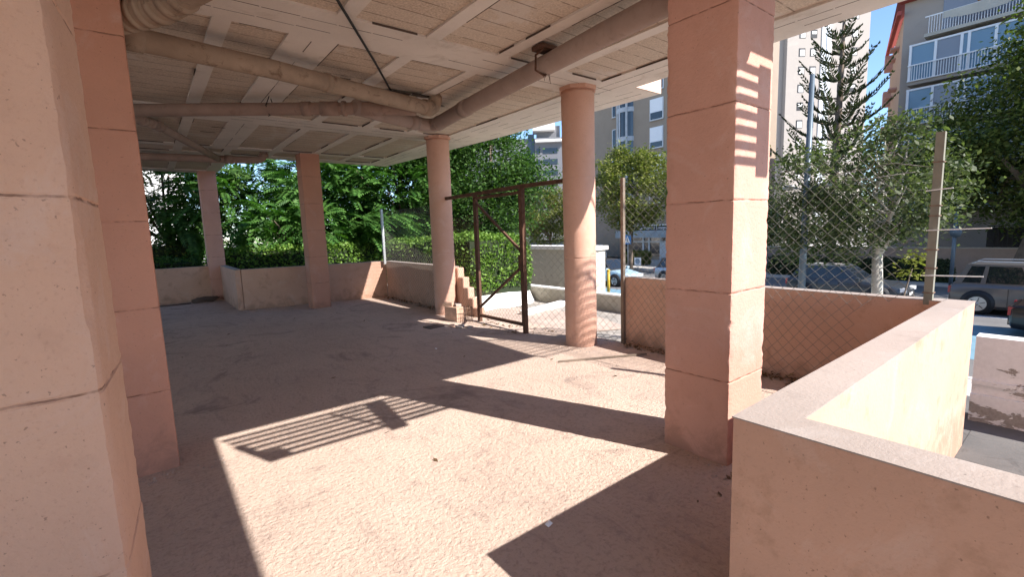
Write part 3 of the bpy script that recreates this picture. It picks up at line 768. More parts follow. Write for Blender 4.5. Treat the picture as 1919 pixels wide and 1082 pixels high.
tag(b.build('mortar_grit',M['tile']),'loose crumbs of mortar scattered over the dusty floor','grit',kind='stuff')
b=MB()
for (x,y,rz) in ((1.56,1.75,.3),(3.0,5.6,1.1)):
    T=Matrix.Translation((x,y,.004))@Matrix.Rotation(rz,4,'Z')
    vs=[T@Vector(p) for p in ((-.02,-.012,0),(.02,-.016,.004),(.026,.012,.010),(-.015,.016,.006),(.002,.0,.016))]
    b.add(vs,[(0,1,4),(1,2,4),(2,3,4),(3,0,4)])
tag(b.build('paper_scraps',M['signwhite']),'white scraps of paper on the sunlit floor','litter',kind='stuff')

# ------------------------------------------------------------------ plants
rng=np.random.default_rng(5)
def rand_unit(n):
    v=rng.normal(size=(n,3)); return v/np.linalg.norm(v,axis=1,keepdims=True)
def leaf_quads(P,size,upbias=.6,asp=.55,jit=.35):
    """rhombic leaves at points P"""
    n=len(P); nr=rand_unit(n); nr[:,2]=np.abs(nr[:,2])+upbias; nr/=np.linalg.norm(nr,axis=1,keepdims=True)
    a=rand_unit(n); a-=nr*np.sum(a*nr,axis=1,keepdims=True); a/=np.linalg.norm(a,axis=1,keepdims=True)
    a[:,2]-=.25
    c=np.cross(nr,a); s=(size*(1+jit*rng.uniform(-1,1,n)))[:,None]
    return np.stack([P-a*s*.5,P+c*s*.5*asp,P+a*s*.5,P-c*s*.5*asp],axis=1)
def clump_points(center,radii,nclump,per,cr,hollow=.45,seed=0,flat=1.0):
    C=rand_unit(nclump); rad=(rng.uniform(hollow**3,1,nclump))**(1/3)
    C=C*rad[:,None]*np.array(radii)+np.array(center)
    P=np.repeat(C,per,axis=0)
    o=rng.normal(size=P.shape)*cr*np.array([1,1,.7*flat]); 
    return C,P+o
def tree(name,base,center,radii,nclump,per,cr,size,leafm,label,group=None,trunk_r=.14,barkm='bark',limbs=7,extra=(),fork=None,cat='tree',upbias=.6,asp=.55):
    e=empty(name,base,label,cat,group); L=base
    C,P=clump_points(center,radii,nclump,per,cr)
    for (c2,r2,n2,p2) in extra:
        C2,P2=clump_points(c2,r2,n2,p2,cr); P=np.concatenate([P,P2])
    V=leaf_quads(P,size,upbias,asp)
    o=quads('crown',V-np.array(L),leafm,e)
    b=MB(); B0=Vector(base)
    fk=Vector(fork) if fork else Vector((base[0]+(center[0]-base[0])*.3,base[1]+(center[1]-base[1])*.3,base[2]+(center[2]-radii[2]*.7-base[2])*.9))
    mid=(B0+fk)/2+Vector((rng.normal()*.03,rng.normal()*.03,0))
    b.tube([B0,B0+Vector((0,0,.15)),mid,fk],[trunk_r*1.25,trunk_r,trunk_r*.9,trunk_r*.8],9)
    idx=rng.choice(len(C),min(limbs,len(C)),replace=False)
    for i in idx:
        t=Vector(C[i]); m_=(fk+t)/2+Vector((rng.normal()*.12,rng.normal()*.12,.15))
        b.tube([fk-Vector((0,0,.06)),fk+(m_-fk)*.5+Vector((0,0,.05)),m_,t],[trunk_r*.55,trunk_r*.42,trunk_r*.3,trunk_r*.08],6)
        for _ in range(2):
            j=rng.integers(len(C)); t2=Vector(C[j]); t2=m_+(t2-m_).normalized()*min(1.4,(t2-m_).length)
            b.tube([m_,(m_+t2)/2+Vector((0,0,.08)),t2],[trunk_r*.2,trunk_r*.13,trunk_r*.04],5)
    sub(b,'trunk',M[barkm],e,L)
    return e

def frond_tree(base,center,radii,nf,label,flen=.62,leafm='leaf_pin',trunk_r=.09,hollow=.3,extra=()):
    e=empty('feather_leaf_tree',base,label,'tree','feather leaved trees behind the planter')
    pts=rand_unit(nf)*((rng.uniform(hollow**3,1,nf))**(1/3))[:,None]*np.array(radii)+np.array(center)
    for (c2,r2,n2) in extra:
        q=rand_unit(n2)*((rng.uniform(.02,1,n2))**(1/3))[:,None]*np.array(r2)+np.array(c2); pts=np.concatenate([pts,q])
    nf=len(pts)
    # bunch the fronds into sprays
    cs=pts[rng.choice(nf,max(6,nf//9),replace=False)]
    near=np.argmin(((pts[:,None,:]-cs[None])**2).sum(2),axis=1); pts=pts*.45+cs[near]*.55+rng.normal(size=pts.shape)*.12
    out=pts-np.array(center); out[:,2]*=.4; out+=rng.normal(size=out.shape)*.55; out[:,2]+=.15
    out/=np.linalg.norm(out,axis=1,keepdims=True)
    Q=[]; npair=9
    L_=flen*(1+.35*rng.uniform(-1,1,nf))
    side=np.cross(out,np.tile([0,0,1.0],(nf,1))); side/=np.linalg.norm(side,axis=1,keepdims=True)+1e-6
    upv=np.cross(side,out)
    tilt=rng.normal(size=(nf,1))*.5; side2=side*np.cos(tilt)+upv*np.sin(tilt); up2=np.cross(side2,out)
    for k in range(npair):
        t=(k+.6)/npair
        droop=-.38*t*t
        c=pts+out*(t*L_)[:,None]; c[:,2]+=droop*L_
        tang=out.copy(); tang[:,2]-=.76*t; tang/=np.linalg.norm(tang,axis=1,keepdims=True)
        ln=(.17*L_/.62*(1-.55*abs(t-.45)))[:,None]; wd=(.042*L_/.62)[:,None]
        for s in (-1,1):
            dd=side2*s*.93+tang*.36-up2*.22; dd/=np.linalg.norm(dd,axis=1,keepdims=True)
            ww=tang*.9; 
            Q.append(np.stack([c,c+dd*ln*.5+ww*wd,c+dd*ln,c+dd*ln*.5-ww*wd],axis=1))
    # rachis
    tip=pts+out*L_[:,None]; tip[:,2]-=.38*L_
    mid_=pts+out*(L_*.5)[:,None]; mid_[:,2]-=.095*L_
    Q.append(np.stack([pts-side2*.006,mid_-side2*.004,tip,mid_+side2*.004],axis=1))
    V=np.concatenate(Q)
    quads('crown',V-np.array(base),M[leafm],e)
    b=MB(); B0=Vector(base); fk=B0+(Vector(center)-B0)*.45
    b.tube([B0,(B0+fk)/2+Vector((.05,-.04,0)),fk],[trunk_r*1.2,trunk_r,trunk_r*.8],8)
    for i in rng.choice(len(cs),min(12,len(cs)),replace=False):
        t=Vector(cs[i]); m_=(fk+t)/2+Vector((0,0,.2)); b.tube([fk,m_,t],[trunk_r*.5,trunk_r*.3,trunk_r*.08],5)
    sub(b,'trunk',M['bark'],e,base)
    return e
frond_tree((2.9,18.6,-.05),(2.75,18.5,2.8),(2.3,1.7,2.3),1000,'feather leaved tree between the two farther square pillars, blue sky showing through')
frond_tree((5.4,16.9,-.05),(5.2,16.7,2.8),(1.9,1.4,2.3),1100,'bright feather leaved tree just right of the square pillar at the planter',extra=[((6.2,14.9,1.9),(1.0,.7,.6),150)])
frond_tree((7.6,16.0,-.05),(7.4,15.8,2.9),(2.0,1.5,2.4),1050,'feather leaved tree behind the pale thin fence post')
frond_tree((0.55,18.8,-.05),(.6,18.9,3.5),(2.4,1.4,1.8),900,'backlit dark feather leaved tree at far left against the white building',leafm='leaf_dark',extra=[((1.2,18.0,1.9),(.9,.7,1.0),110)])
frond_tree((3.9,15.9,-.05),(3.6,15.6,1.9),(1.4,.6,.9),260,'low feather leaved sapling leaning over the planter hedge',flen=.7)
tree('broadleaf_tree',(9.75,14.6,-1.7),(9.65,14.6,3.4),(2.3,1.6,3.4),230,170,.34,.13,M['leaf_dark'],'big dark leafy tree behind the farther round column and gate','trees along the street',.22,'bark',8,extra=[((11.6,13.4,3.5),(.75,.75,.5),16,110),((10.8,13.6,3.0),(1.0,.8,1.4),28,110)])
tree('broadleaf_tree',(8.2,18.5,-1.7),(8.4,18.6,3.8),(3.2,2.0,3.9),200,160,.42,.15,M['leaf_dark'],'dense dark tree mass behind the feather leaved trees','trees along the street',.22,extra=[((11.2,18.6,4.6),(1.8,1.4,3.0),90,150)])
tree('plane_tree',(28.6,22.0,-1.7),(28.2,21.6,4.3),(2.6,2.9,3.1),170,100,.34,.20,M['leaf_plane'],'olive green plane tree right of the nearer round column in front of the tan building','plane trees along the far pavement',.17)
tree('plane_tree',(28.4,30.6,-1.7),(28.0,30.3,2.6),(3.0,3.2,2.5),140,100,.36,.21,M['leaf_plane'],'smaller plane tree left of the nearer round column over the cream wall','plane trees along the far pavement',.15)
tree('street_tree',(14.0,3.28,-1.7),(14.1,3.9,2.35),(1.7,1.95,1.75),150,90,.22,.105,M['leaf_street'],'pale barked street tree forked above the low wall, seen through the netting','trees along the street',.135,'bark_pale',9,fork=(14.0,3.42,.72),extra=[((14.0,4.9,1.5),(1.0,1.0,1.0),46,80)],upbias=.4)
C,P=clump_points((13.9,2.72,.45),(.3,.32,.42),12,16,.1)
o=quads('yellow_sucker_shrub',leaf_quads(P,.10),M['leaf_yel']); 
b=MB(); b.tube([(13.9,3.2,-1.6),(13.9,2.9,-.6),(13.9,2.72,.4)],[.03,.022,.01],6); b.build('stem',M['bark'],o)
tag(o,'yellow green sprouts growing right of the pale street tree trunk','shrub')
tree('broadleaf_tree',(31.2,2.35,-1.57),(31.0,.3,4.9),(4.2,5.6,4.3),300,200,.5,.18,M['leaf_big'],'huge dark green tree at the right edge in front of the balconies','trees along the street',.42,'bark',10,extra=[((31,-.2,8.2),(3.4,3.7,3.0),120,190),((30.5,5.0,3.9),(1.8,1.6,1.6),44,180)])
tree('broadleaf_tree',(35.5,16.5,-1.57),(35.2,16.0,1.6),(1.4,2.6,2.3),90,120,.35,.16,M['leaf_big'],'low dark tree behind the tan wall, between sunlit pillar and lamp post','trees along the street',.16)
# norfolk pine
PB=(32.0,10.05,-1.57)
e=empty('norfolk_pine',PB,'tall tiered conifer with upswept branches in front of the white tower','tree','trees along the street')
b=MB(); b.tube([PB,(32,10.1,4),(32,10.02,9),(32,10.0,13.4)],[.26,.22,.15,.05],9)
Q=[]
zl=1.0; lev=0
while zl<13.2:
    fr=(zl-1.0)/12.2; Lb=3.7*(1-fr)**.8+.35
    nb=5
    for k in range(nb):
        a=2*math.pi*(k+.5*(lev%2)+rng.uniform(-.12,.12))/nb; l=Lb*rng.uniform(.72,1.12)
        dx,dy=math.cos(a),math.sin(a); n_=max(4,int(l/.11))
        z0=zl+rng.uniform(-.15,.15); rise=rng.uniform(.30,.62)
        pth=[]
        for i in range(n_+1):
            t=i/n_; pth.append(Vector((PB[0]+dx*l*t,PB[1]+dy*l*t,z0+l*(rise*t*t+.12*t-.10*math.sin(t*math.pi)))))
        b.tube([pth[0],pth[n_//2],pth[-1]],[.045*(1-fr*.5),.03,.008],5)
        for i in range(int(n_*.22),n_+1):
            t=i/n_; ln=(.30+.28*math.sin(min(1,t*1.05)*math.pi))*(.75+.5*rng.random())*(1-.35*fr)
            for s in (-1,1):
                out=Vector((-dy*s*.62+dx*.35,dx*s*.62+dy*.35,.55+rng.uniform(-.15,.25))).normalized()
                p=pth[i]; q=p+out*ln; wv=Vector((dx,dy,0))*.055; wz=Vector((-dy*s,dx*s,-.6))*.05
                m_=(p+q)/2+Vector((0,0,-.03))
                Q.append([p,m_+wv,q,m_-wv]); Q.append([p,m_+wz,q,m_-wz])
    zl+=rng.uniform(.85,1.2)*(1-.3*fr); lev+=1
V=np.array([[tuple(p) for p in q] for q in Q]); quads('crown',V-np.array(PB),M['needle'],e); sub(b,'trunk',M['bark'],e,PB)

# dead leaves caught under the netting and blown over the floor
M['deadleaf'] = leaf_mat('dead leaf', (.10,.06,.032), (.24,.16,.09), .1)
pts=[]
for _ in range(420): pts.append((4.93+rng.normal()*.045, rng.uniform(.95,3.95), abs(rng.normal())*.03+.006))
for _ in range(260): pts.append((rng.uniform(4.55,4.72), rng.uniform(8.3,11.2), abs(rng.normal())*.03+.006))
for _ in range(120): pts.append((rng.uniform(4.3,4.9), rng.uniform(5.2,7.6), .008))
for _ in range(22): pts.append((rng.uniform(-.3,4.7), rng.uniform(1.6,10.5), .006))
for _ in range(60): pts.append((3.1+rng.normal()*.3, 1.36-abs(rng.normal())*.06, .006))
Vl=leaf_quads(np.array(pts),.05,1.6,.5,.5)
tag(quads('dead_leaves',Vl,M['deadleaf']),'dry brown leaves caught under the netting and blown over the floor','leaves',kind='stuff')
def hedge(name,x0,x1,y0,y1,z0,z1,n,size,m,label,group=None,bumpy=.08,rnd=.25):
    """clipped hedge: leaf shell over a dark twiggy core"""
    e=empty(name,((x0+x1)/2,(y0+y1)/2,z0),label,'hedge',group); L=((x0+x1)/2,(y0+y1)/2,z0)
    b=MB(); i=.13; b.box(x0+i,x1-i,y0+i,y1-i,z0,z1-i); sub(b,'twig_core',M['core'],e,L)
    A=[(y1-y0)*(z1-z0),(y1-y0)*(z1-z0),(x1-x0)*(z1-z0),(x1-x0)*(z1-z0),(x1-x0)*(y1-y0)]
    fc=rng.choice(5,n,p=np.array(A)/sum(A)); U=rng.random((n,3)); P=np.empty((n,3))
    P[:,0]=x0+(x1-x0)*U[:,0];P[:,1]=y0+(y1-y0)*U[:,1];P[:,2]=z0+(z1-z0)*U[:,2]
    P[fc==0,0]=x0;P[fc==1,0]=x1;P[fc==2,1]=y0;P[fc==3,1]=y1;P[fc==4,2]=z1
    c=np.array([(x0+x1)/2,(y0+y1)/2,(z0+z1)/2]); hs=np.array([(x1-x0)/2,(y1-y0)/2,(z1-z0)/2])
    # round the corners
    q=np.abs(P-c)-(hs-rnd); qq=np.maximum(q,0); ln=np.linalg.norm(qq,axis=1); k=np.where(ln>rnd,rnd/np.maximum(ln,1e-6),1)[:,None]
    P=c+np.sign(P-c)*np.where(q>0,(hs-rnd)+qq*k,np.abs(P-c))
    dep=rng.random(n)**2*.14
    w=np.sin(P[:,0]*4.1+P[:,2]*3)*np.sin(P[:,1]*3.7+1)*bumpy+rng.normal(size=n)*.03
    dn=(P-c)/hs; dn/=np.linalg.norm(dn,axis=1,keepdims=True)
    P=P+dn*(w-dep)[:,None]
    quads('foliage',leaf_quads(P,size,.25,.6)-np.array(L),m,e)
    return e
hedge('clipped_hedge',5.1,6.98,7.95,10.2,.22,1.52,15000,.062,M['leaf_hedge'],'rounded end of a clipped hedge seen through the gate above the whitewashed wall',None,.07,.45)
hedge('clipped_hedge',5.3,6.6,10.0,12.6,.0,1.45,6000,.07,M['leaf_hedge'],'bright clipped hedge behind the netting left of the farther column')
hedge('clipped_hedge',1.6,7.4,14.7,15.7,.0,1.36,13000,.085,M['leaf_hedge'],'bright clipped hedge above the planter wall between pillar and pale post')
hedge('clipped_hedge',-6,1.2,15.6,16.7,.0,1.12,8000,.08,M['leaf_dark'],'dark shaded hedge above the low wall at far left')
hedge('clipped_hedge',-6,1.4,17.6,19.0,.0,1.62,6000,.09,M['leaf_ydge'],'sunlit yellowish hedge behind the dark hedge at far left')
hedge('clipped_hedge',29.4,30.3,4.3,12.6,-1.57,-.48,9000,.10,M['leaf_hedge2'],'long dark green hedge on the far pavement behind the parked grey hatchback')
hedge('clipped_hedge',31.0,32.2,22.6,24.6,-1.57,-.45,2500,.10,M['leaf_ydge'],'small square bush beside the crossing sign in front of the shop')

# ------------------------------------------------------------------ cars
def car(loc,heading,L,Wd,Hh,paint,label,roofm=None,style='hatch',lightcol=True):
    """local x forward, origin on the ground under the middle"""
    e=empty('parked_car',loc,label,'car','cars parked along the street',heading)
    hw=Wd/2; h=L/2; zs=.20; zb=Hh*.60 if style!='suv' else Hh*.58
    st=[(-h,.34,zb*.92,.86),(-h+.06,.24,zb*.98,.93),(-h+.45,zs,zb,.98),(-h*.35,zs,zb,1),(h*.30,zs,zb*.985,1),(h*.52,zs,zb*.93,.985),(h-.45,zs,zb*.83,.95),(h-.12,.22,zb*.74,.88),(h,.32,zb*.62,.78)]
    if style=='suv': st[7]=(h-.12,.24,zb*.84,.9); st[8]=(h,.34,zb*.72,.82); st[6]=(h-.45,zs,zb*.92,.96)
    vs=[];fs=[];n=10
    for x,z0,z1,k in st:
        w_=hw*k; half=[(w_*.88,z0),(w_*.98,z0+.10),(w_,z0+(z1-z0)*.5),(w_*.985,z1-.09),(w_*.90,z1)]
        for (yy,zz) in half: vs.append((x,yy,zz))
        for (yy,zz) in reversed(half): vs.append((x,-yy,zz))
    for i in range(len(st)-1):
        for k in range(n): fs.append((i*n+k,(i+1)*n+k,(i+1)*n+(k+1)%n,i*n+(k+1)%n))
    fs.append(tuple(range(n)));fs.append(tuple(range(len(st)*n-1,(len(st)-1)*n-1,-1)))
    b=MB(); b.add(vs,fs,0,True); body=b.build('body',paint,e)
    body.data.polygons.foreach_set('use_smooth',[True]*len(body.data.polygons))
    sm=body.modifiers.new('e','EDGE_SPLIT'); sm.split_angle=Rd(38)
    # greenhouse
    xr0,xf0=(-h+.10,h*.36); xr1,xf1=(-h+.48,h*.02)
    if style=='suv': xr0,xf0,xr1,xf1=-h+.08,h*.42,-h+.38,h*.12
    zt=Hh; wb=hw*.90; wt=hw*.70; zbb=zb-.03
    xm=(xr1+xf1)/2
    V=[(xr0,wb*.95,zbb),(xf0,wb*.96,zbb),(xf0,-wb*.96,zbb),(xr0,-wb*.95,zbb),(xr1,wt,zt-.06),(xf1,wt,zt-.06),(xf1,-wt,zt-.06),(xr1,-wt,zt-.06),
       (xr1+.12,wt*.6,zt-.012),(xf1-.1,wt*.6,zt-.015),(xf1-.1,-wt*.6,zt-.015),(xr1+.12,-wt*.6,zt-.012)]
    b=MB(); b.add(V,[(0,1,5,4),(1,2,6,5),(2,3,7,6),(3,0,4,7),(4,5,9,8),(5,6,10,9),(6,7,11,10),(7,4,8,11),(8,9,10,11)]); b.build('roof',roofm or paint,e)
    def quadpanel(a,bb,c,dd,name,u0,u1,v0,v1,off=.006,m=None):
        a,bb,c,dd=[Vector(p) for p in (a,bb,c,dd)]
        def at(u_,v_): return (a*(1-u_)+bb*u_)*(1-v_)+(dd*(1-u_)+c*u_)*v_
        nn=-(bb-a).cross(dd-a).normalized()
        P=[at(u0,v0)+nn*off,at(u1,v0)+nn*off,at(u1,v1)+nn*off,at(u0,v1)+nn*off]
        P+=[p-nn*(off+.01) for p in P]
        q=MB(); q.add(P,[(0,1,2,3),(0,4,5,1),(1,5,6,2),(2,6,7,3),(3,7,4,0)]); return q.build(name,m or M['carglass'],e)
    quadpanel(V[1],V[2],V[6],V[5],'windscreen',.05,.95,.10,.95)
    quadpanel(V[3],V[0],V[4],V[7],'rear_window',.08,.92,.15,.9)
    for (u0,u1) in ((.06,.20),(.24,.55),(.585,.93)):
        quadpanel(V[0],V[1],V[5],V[4],'side_window',u0,u1,.12,.92)   # left side
        quadpanel(V[2],V[3],V[7],V[6],'side_window',1-u1,1-u0,.12,.92)
    wr=.31 if style!='suv' else .36
    for x in (-h+.72,h-.78):
        for s in (-1,1):
            y=s*hw
            b=MB(); b.tube([(x,y-s*.20,wr+.03),(x,y+s*.004,wr+.03)],wr+.065,22); b.build('wheel_arch',M['black'],e)
            b=MB(); b.tube([(x,y-s*.16,wr),(x,y-s*.02,wr),(x,y+s*.015,wr)],[wr,wr,wr*.93],24); wh=b.build('tyre',M['tyre'],e); wh.name='wheel'
            b=MB(); b.disc((x,y+s*.017,wr),wr*.66,1,24,1)
            for k in range(6):
                t=2*math.pi*k/6+.3; b.bar((x+math.cos(t)*wr*.22,y+s*.022,wr+math.sin(t)*wr*.22),(x+math.cos(t)*wr*.58,y+s*.022,wr+math.sin(t)*wr*.58),.085,.012,0)
            b.tube([(x,y+s*.016,wr),(x,y+s*.028,wr)],wr*.14,12,1)
            b.build('rim',[M['black'],M['rim']],wh)
    zz=zb*.70
    for s in (-1,1):
        T=Matrix.Translation((h-.13,s*hw*.66,zb*.66))@Matrix.Rotation(-s*.5,4,'Z')
        b=MB(); b.box(-.10,.10,-.17,.17,-.07,.07,0,T); b.build('headlight',M['lamp'],e)
        T=Matrix.Translation((-h+.05,s*hw*.74,zb*.80))
        b=MB(); b.box(-.08,.06,-.13,.15,-.11,.11,0,T); b.build('taillight',M['red'],e)
        T=Matrix.Translation((h*.30,s*(hw+.09),zb+.04))
        b=MB(); b.box(-.06,.06,-.09,.09,-.05,.07,0,T); b.build('mirror',paint,e)
        for xx in (-h*.22,h*.12):
            b=MB(); b.box(xx-.09,xx+.09,s*hw-.01,s*(hw)+.02*s if s>0 else s*hw+.01,zb*.84,zb*.84+.03)
            if s<0: b=MB(); b.box(xx-.09,xx+.09,-hw-.02,-hw+.01,zb*.84,zb*.84+.03)
            b.build('door_handle',paint,e)
    b=MB(); b.box(h-.06,h+.03,-hw*.62,hw*.62,.26,.42); b.build('bumper',M['black'],e)
    b=MB(); b.box(-h-.03,-h+.06,-hw*.66,hw*.66,.30,.46); b.build('bumper',M['black'],e)
    b=MB(); b.box(h+.028,h+.036,-.24,.24,.36,.47); b.build('number_plate',M['signwhite'],e)
    b=MB(); b.box(-h-.036,-h-.028,-.24,.24,.50,.61); b.build('number_plate',M['signwhite'],e)
    b=MB()
    for s in (-1,1):
        for xx in (-h*.40,-h*.02,h*.32): b.box(xx-.006,xx+.006,min(s*(hw-.02),s*(hw+.003)),max(s*(hw-.02),s*(hw+.003)),.30,zb*.90)
        b.box(-h*.5,h*.5,min(s*(hw-.02),s*(hw+.002)),max(s*(hw-.02),s*(hw+.002)),.225,.275)
    b.build('door_seams',M['black'],e)
    if style=='suv':
        for s in (-1,1):
            b=MB(); b.tube([(xr1+.1,s*wt*.93,zt-.03),(xr1+.25,s*wt*.93,zt+.04),(xf1-.3,s*wt*.93,zt+.04),(xf1-.1,s*wt*.93,zt-.03)],.02,6); b.build('roof_rail',M['greypost'],e)
    return e
PD=-math.pi/2
car((22.55,6.45,-1.7),PD,4.05,1.74,1.47,carpaint('dark grey paint',(.055,.063,.071)),'dark grey hatchback parked behind the low wall between lamp post and pale tree')
car((22.35,.85,-1.7),PD,4.7,1.88,1.70,carpaint('silver beige paint',(.15,.14,.135),.4),'silver beige estate car with roof rails at the right edge',None,'suv')
car((18.75,-.65,-1.7),PD,4.2,1.76,1.45,carpaint('black paint',(.012,.010,.011),0),'black car with red tail light at the right edge, nearest the peeling parapet')
car((20.9,17.55,-1.7),PD,3.55,1.66,1.50,carpaint('pale blue paint',(.42,.58,.66),.1),'small pale blue car with black roof seen between the columns beside the yellow bollard',M['black'])
car((24.0,14.05,-1.7),PD,4.3,1.76,1.46,carpaint('pale silver paint',(.50,.54,.57),.3),'pale silver car half hidden behind the sunlit square pillar',M['black'])
car((31.4,14.9,-1.57),PD,4.3,1.76,1.55,carpaint('grey blue paint',(.15,.17,.20),.4),'grey car parked far off by the tan wall, left of the lamp post')

# ------------------------------------------------------------------ street furniture
L=(13.5,4.86,-1.58)
lp=empty('street_lamp',L,'tall blue grey lamp post rising through the netting in front of the conifer','street lamp')
b=MB(); b.tube([(13.5,4.88,-1.58),(13.5,4.87,.2),(13.5,4.84,5.2)],[.10,.085,.055],12); sub(b,'pole',M['steel_blue'],lp,L)
b=MB(); b.tube([(13.5,4.88,-1.58),(13.5,4.88,-1.2)],.125,12); sub(b,'base',M['steel_blue'],lp,L)
for s in (1,-1):
    b=MB(); b.tube([(13.5,4.86,2.28),(13.5,4.86+s*.16,2.42),(13.5,4.86+s*.34,2.46)],.02,6); sub(b,'arm',M['steel_blue'],lp,L)
    b=MB(); b.tube([(13.5,4.86+s*.28,2.46),(13.5,4.86+s*.40,2.47),(13.5,4.86+s*.56,2.44)],[.05,.075,.04],8); sub(b,'lamp_head',M['greypost'],lp,L)
def tri_sign():
    L=(28.0,21.8,-1.7); e=empty('crossing_sign',L,'blue pedestrian crossing sign with white triangle on a thin post','sign')
    b=MB(); b.tube([(28.0,21.8,-1.7),(28.0,21.8,1.0)],.035,8); sub(b,'post',M['greypost'],e,L)
    b=MB(); b.box(27.94,27.96,21.48,22.12,.28,.95); pl=sub(b,'plate',M['signblue'],e,L)
    b=MB(); b.add([(27.936,22.06,.37),(27.936,21.54,.37),(27.936,21.80,.90)],[(0,1,2)]); 
    o=b.build('triangle',M['signwhite']); o.parent=pl
    b=MB()
    def pt(y,z): return (27.933,y,z)
    b.add([pt(21.80+.03*math.cos(t),.70+.03*math.sin(t)) for t in [2*math.pi*k/12 for k in range(12)]],[tuple(range(12))])
    for p,q,w_ in (((21.80,.66),(21.80,.54),.045),((21.80,.54),(21.73,.41),.03),((21.80,.54),(21.88,.41),.03),((21.80,.64),(21.72,.55),.02),((21.80,.64),(21.88,.57),.02)):
        d_=Vector((q[0]-p[0],q[1]-p[1])).normalized(); nn=Vector((-d_.y,d_.x))*w_/2
        b.add([pt(p[0]+nn.x,p[1]+nn.y),pt(p[0]-nn.x,p[1]-nn.y),pt(q[0]-nn.x,q[1]-nn.y),pt(q[0]+nn.x,q[1]+nn.y)],[(0,1,2,3)])
    for k in range(4): b.add([pt(21.66+k*.08,.375),pt(21.70+k*.08,.375),pt(21.70+k*.08,.40),pt(21.66+k*.08,.40)],[(0,1,2,3)])
    o=b.build('pictogram',M['black']); o.parent=pl
tri_sign()
L=(27.6,20.6,-1.7)
e=empty('parking_sign',L,'small pale blue parking bay sign on a short post below the crossing sign','sign')
b=MB(); b.tube([L,(27.6,20.6,-.75)],.03,8); sub(b,'post',M['greypost'],e,L)
b=MB(); b.box(27.54,27.56,20.32,20.88,-1.2,-.65); pl=sub(b,'plate',M['signwhite'],e,L)
b=MB(); b.disc((27.536,20.60,-.92),.20,0,20); o=b.build('disc',M['glass_blue']); o.parent=pl
L=(27.5,4.05,-1.7)
e=empty('street_sign',L,'dark sign post across the street, just left of the olive corner post','sign')
b=MB(); b.tube([L,(27.5,4.05,1.75)],.07,8); sub(b,'post',M['steel_blue'],e,L)
b=MB(); b.tube([(27.40,4.02,.86),(27.44,4.0,.86)],.24,8); sub(b,'plate',M['steel_blue'],e,L)
L=(18.0,15.22,-1.7)
e=empty('bollard',L,'yellow bollard beside the small pale blue car','bollard')
b=MB(); b.tube([L,(18,15.22,-.6)],.075,12); sub(b,'shaft',M['yellow'],e,L)
b=MB(); b.tube([(18,15.22,-.6),(18,15.22,-.54),(18,15.22,-.50)],[.085,.085,.04],12); sub(b,'cap',M['yellow'],e,L)
for k,(y,lb) in enumerate(((29.4,'white hoop bike stand nearest the shop window'),(30.6,'white hoop bike stand in the middle of the three'),(31.8,'white hoop bike stand farthest from the shop'))):
    b=MB(); b.tube([(34,y-.4,-1.57),(34,y-.4,-.8),(34,y-.3,-.7),(34,y+.3,-.7),(34,y+.4,-.8),(34,y+.4,-1.57)],.035,6); b.tube([(34,y-.4,-1.15),(34,y+.4,-1.15)],.025,6)
    tag(b.build('bike_stand',M['signwhite']),lb,'bike stand','white hoop stands before the shop')

# ------------------------------------------------------------------ walls and fences across the street
b=MB(); b.box(33,33.25,-14,21.5,-1.57,-.12); e=tag(b.build('boundary_wall',conc('tan boundary wall',(.36,.27,.215),.1,1,40,.3)),'long tan boundary wall across the street behind the hedge','wall')
b=MB(); b.box(32.97,33.28,-14,21.5,-.12,-.06); b.build('coping',M['cream'],e)
b=MB()
for k in range(110): b.box(33.10,33.13,-14+k*.16,-13.97+k*.16,-.06,1.0)
b.box(33.09,33.14,-14,3.7,.98,1.03); b.box(33.09,33.14,-14,3.7,.05,.09)
b.box(33.16,33.17,-14,3.7,-.05,.92,1)
tag(b.build('railing',[M['black'],M['cable']]),'black railing with dark sheeting on top of the tan wall at right','railing')
b=MB(); b.box(34.6,34.9,30.2,36.5,-1.57,-.1); tag(b.build('white_wall',M['white']),'bright white low wall across the street behind the small pale blue car','wall')
b=MB(); b.box(27,40,40.5,41,-1.6,.3); b.box(27,40,40.4,40.5,.1,.3,1); tag(b.build('shop_terrace',[M['cream'],M['black']]),'pale low terrace structure far down the street left of the nearer column','wall')

# ------------------------------------------------------------------ buildings
def place(o,org,rz):
    o.parent=org
def facade_building(name,loc,rz,label): return empty(name,loc,label,'building',None,rz)
# tan block with the shop: local x = depth away, y along street (towards +Y world), z up
tan=conc('tan brick',(.33,.265,.205),.08,.6,8,.2,(.27,.215,.165),.3)
tb=facade_building('tan_apartment_block',(37,22,-1.57),0,'tan brick apartment block with a curved glazed bay and a shop at street level')
b=MB(); b.box(0,8,-3.2,6.3,0,24); b.box(1.6,8,6.3,16,0,24); b.box(.8,1.6,7.9,8.9,3,24); b.build('wall',tan,tb)
def window(parent,x,y0,y1,z0,z1,shut=.62,frame=M['signwhite']):
    b=MB(); b.box(x-.05,x+.02,y0-.07,y1+.07,z0-.07,z1+.07); w_=b.build('window',frame,parent)
    b=MB(); b.box(x-.07,x-.045,y0,y1,z0,z1); b.build('pane',M['glass'],w_)
    if shut>0:
        b=MB(); b.box(x-.09,x-.065,y0,y1,z1-(z1-z0)*shut,z1); b.build('shutter',M['signwhite'],w_)
    b=MB(); b.box(x-.14,x-.02,y0-.1,y1+.1,z0-.13,z0-.08); b.build('sill',M['kerb'],w_)
for k,z in enumerate((13.45,11.0,8.55,6.1,16,18.6)):
    window(tb,0,3.0,4.25,z-.85,z+.85,(.65,.72,.8,.0,.6,.7)[k]); window(tb,0,-.8,.45,z-.85,z+.85,(.5,.8,.6,.7,.5,.5)[k])
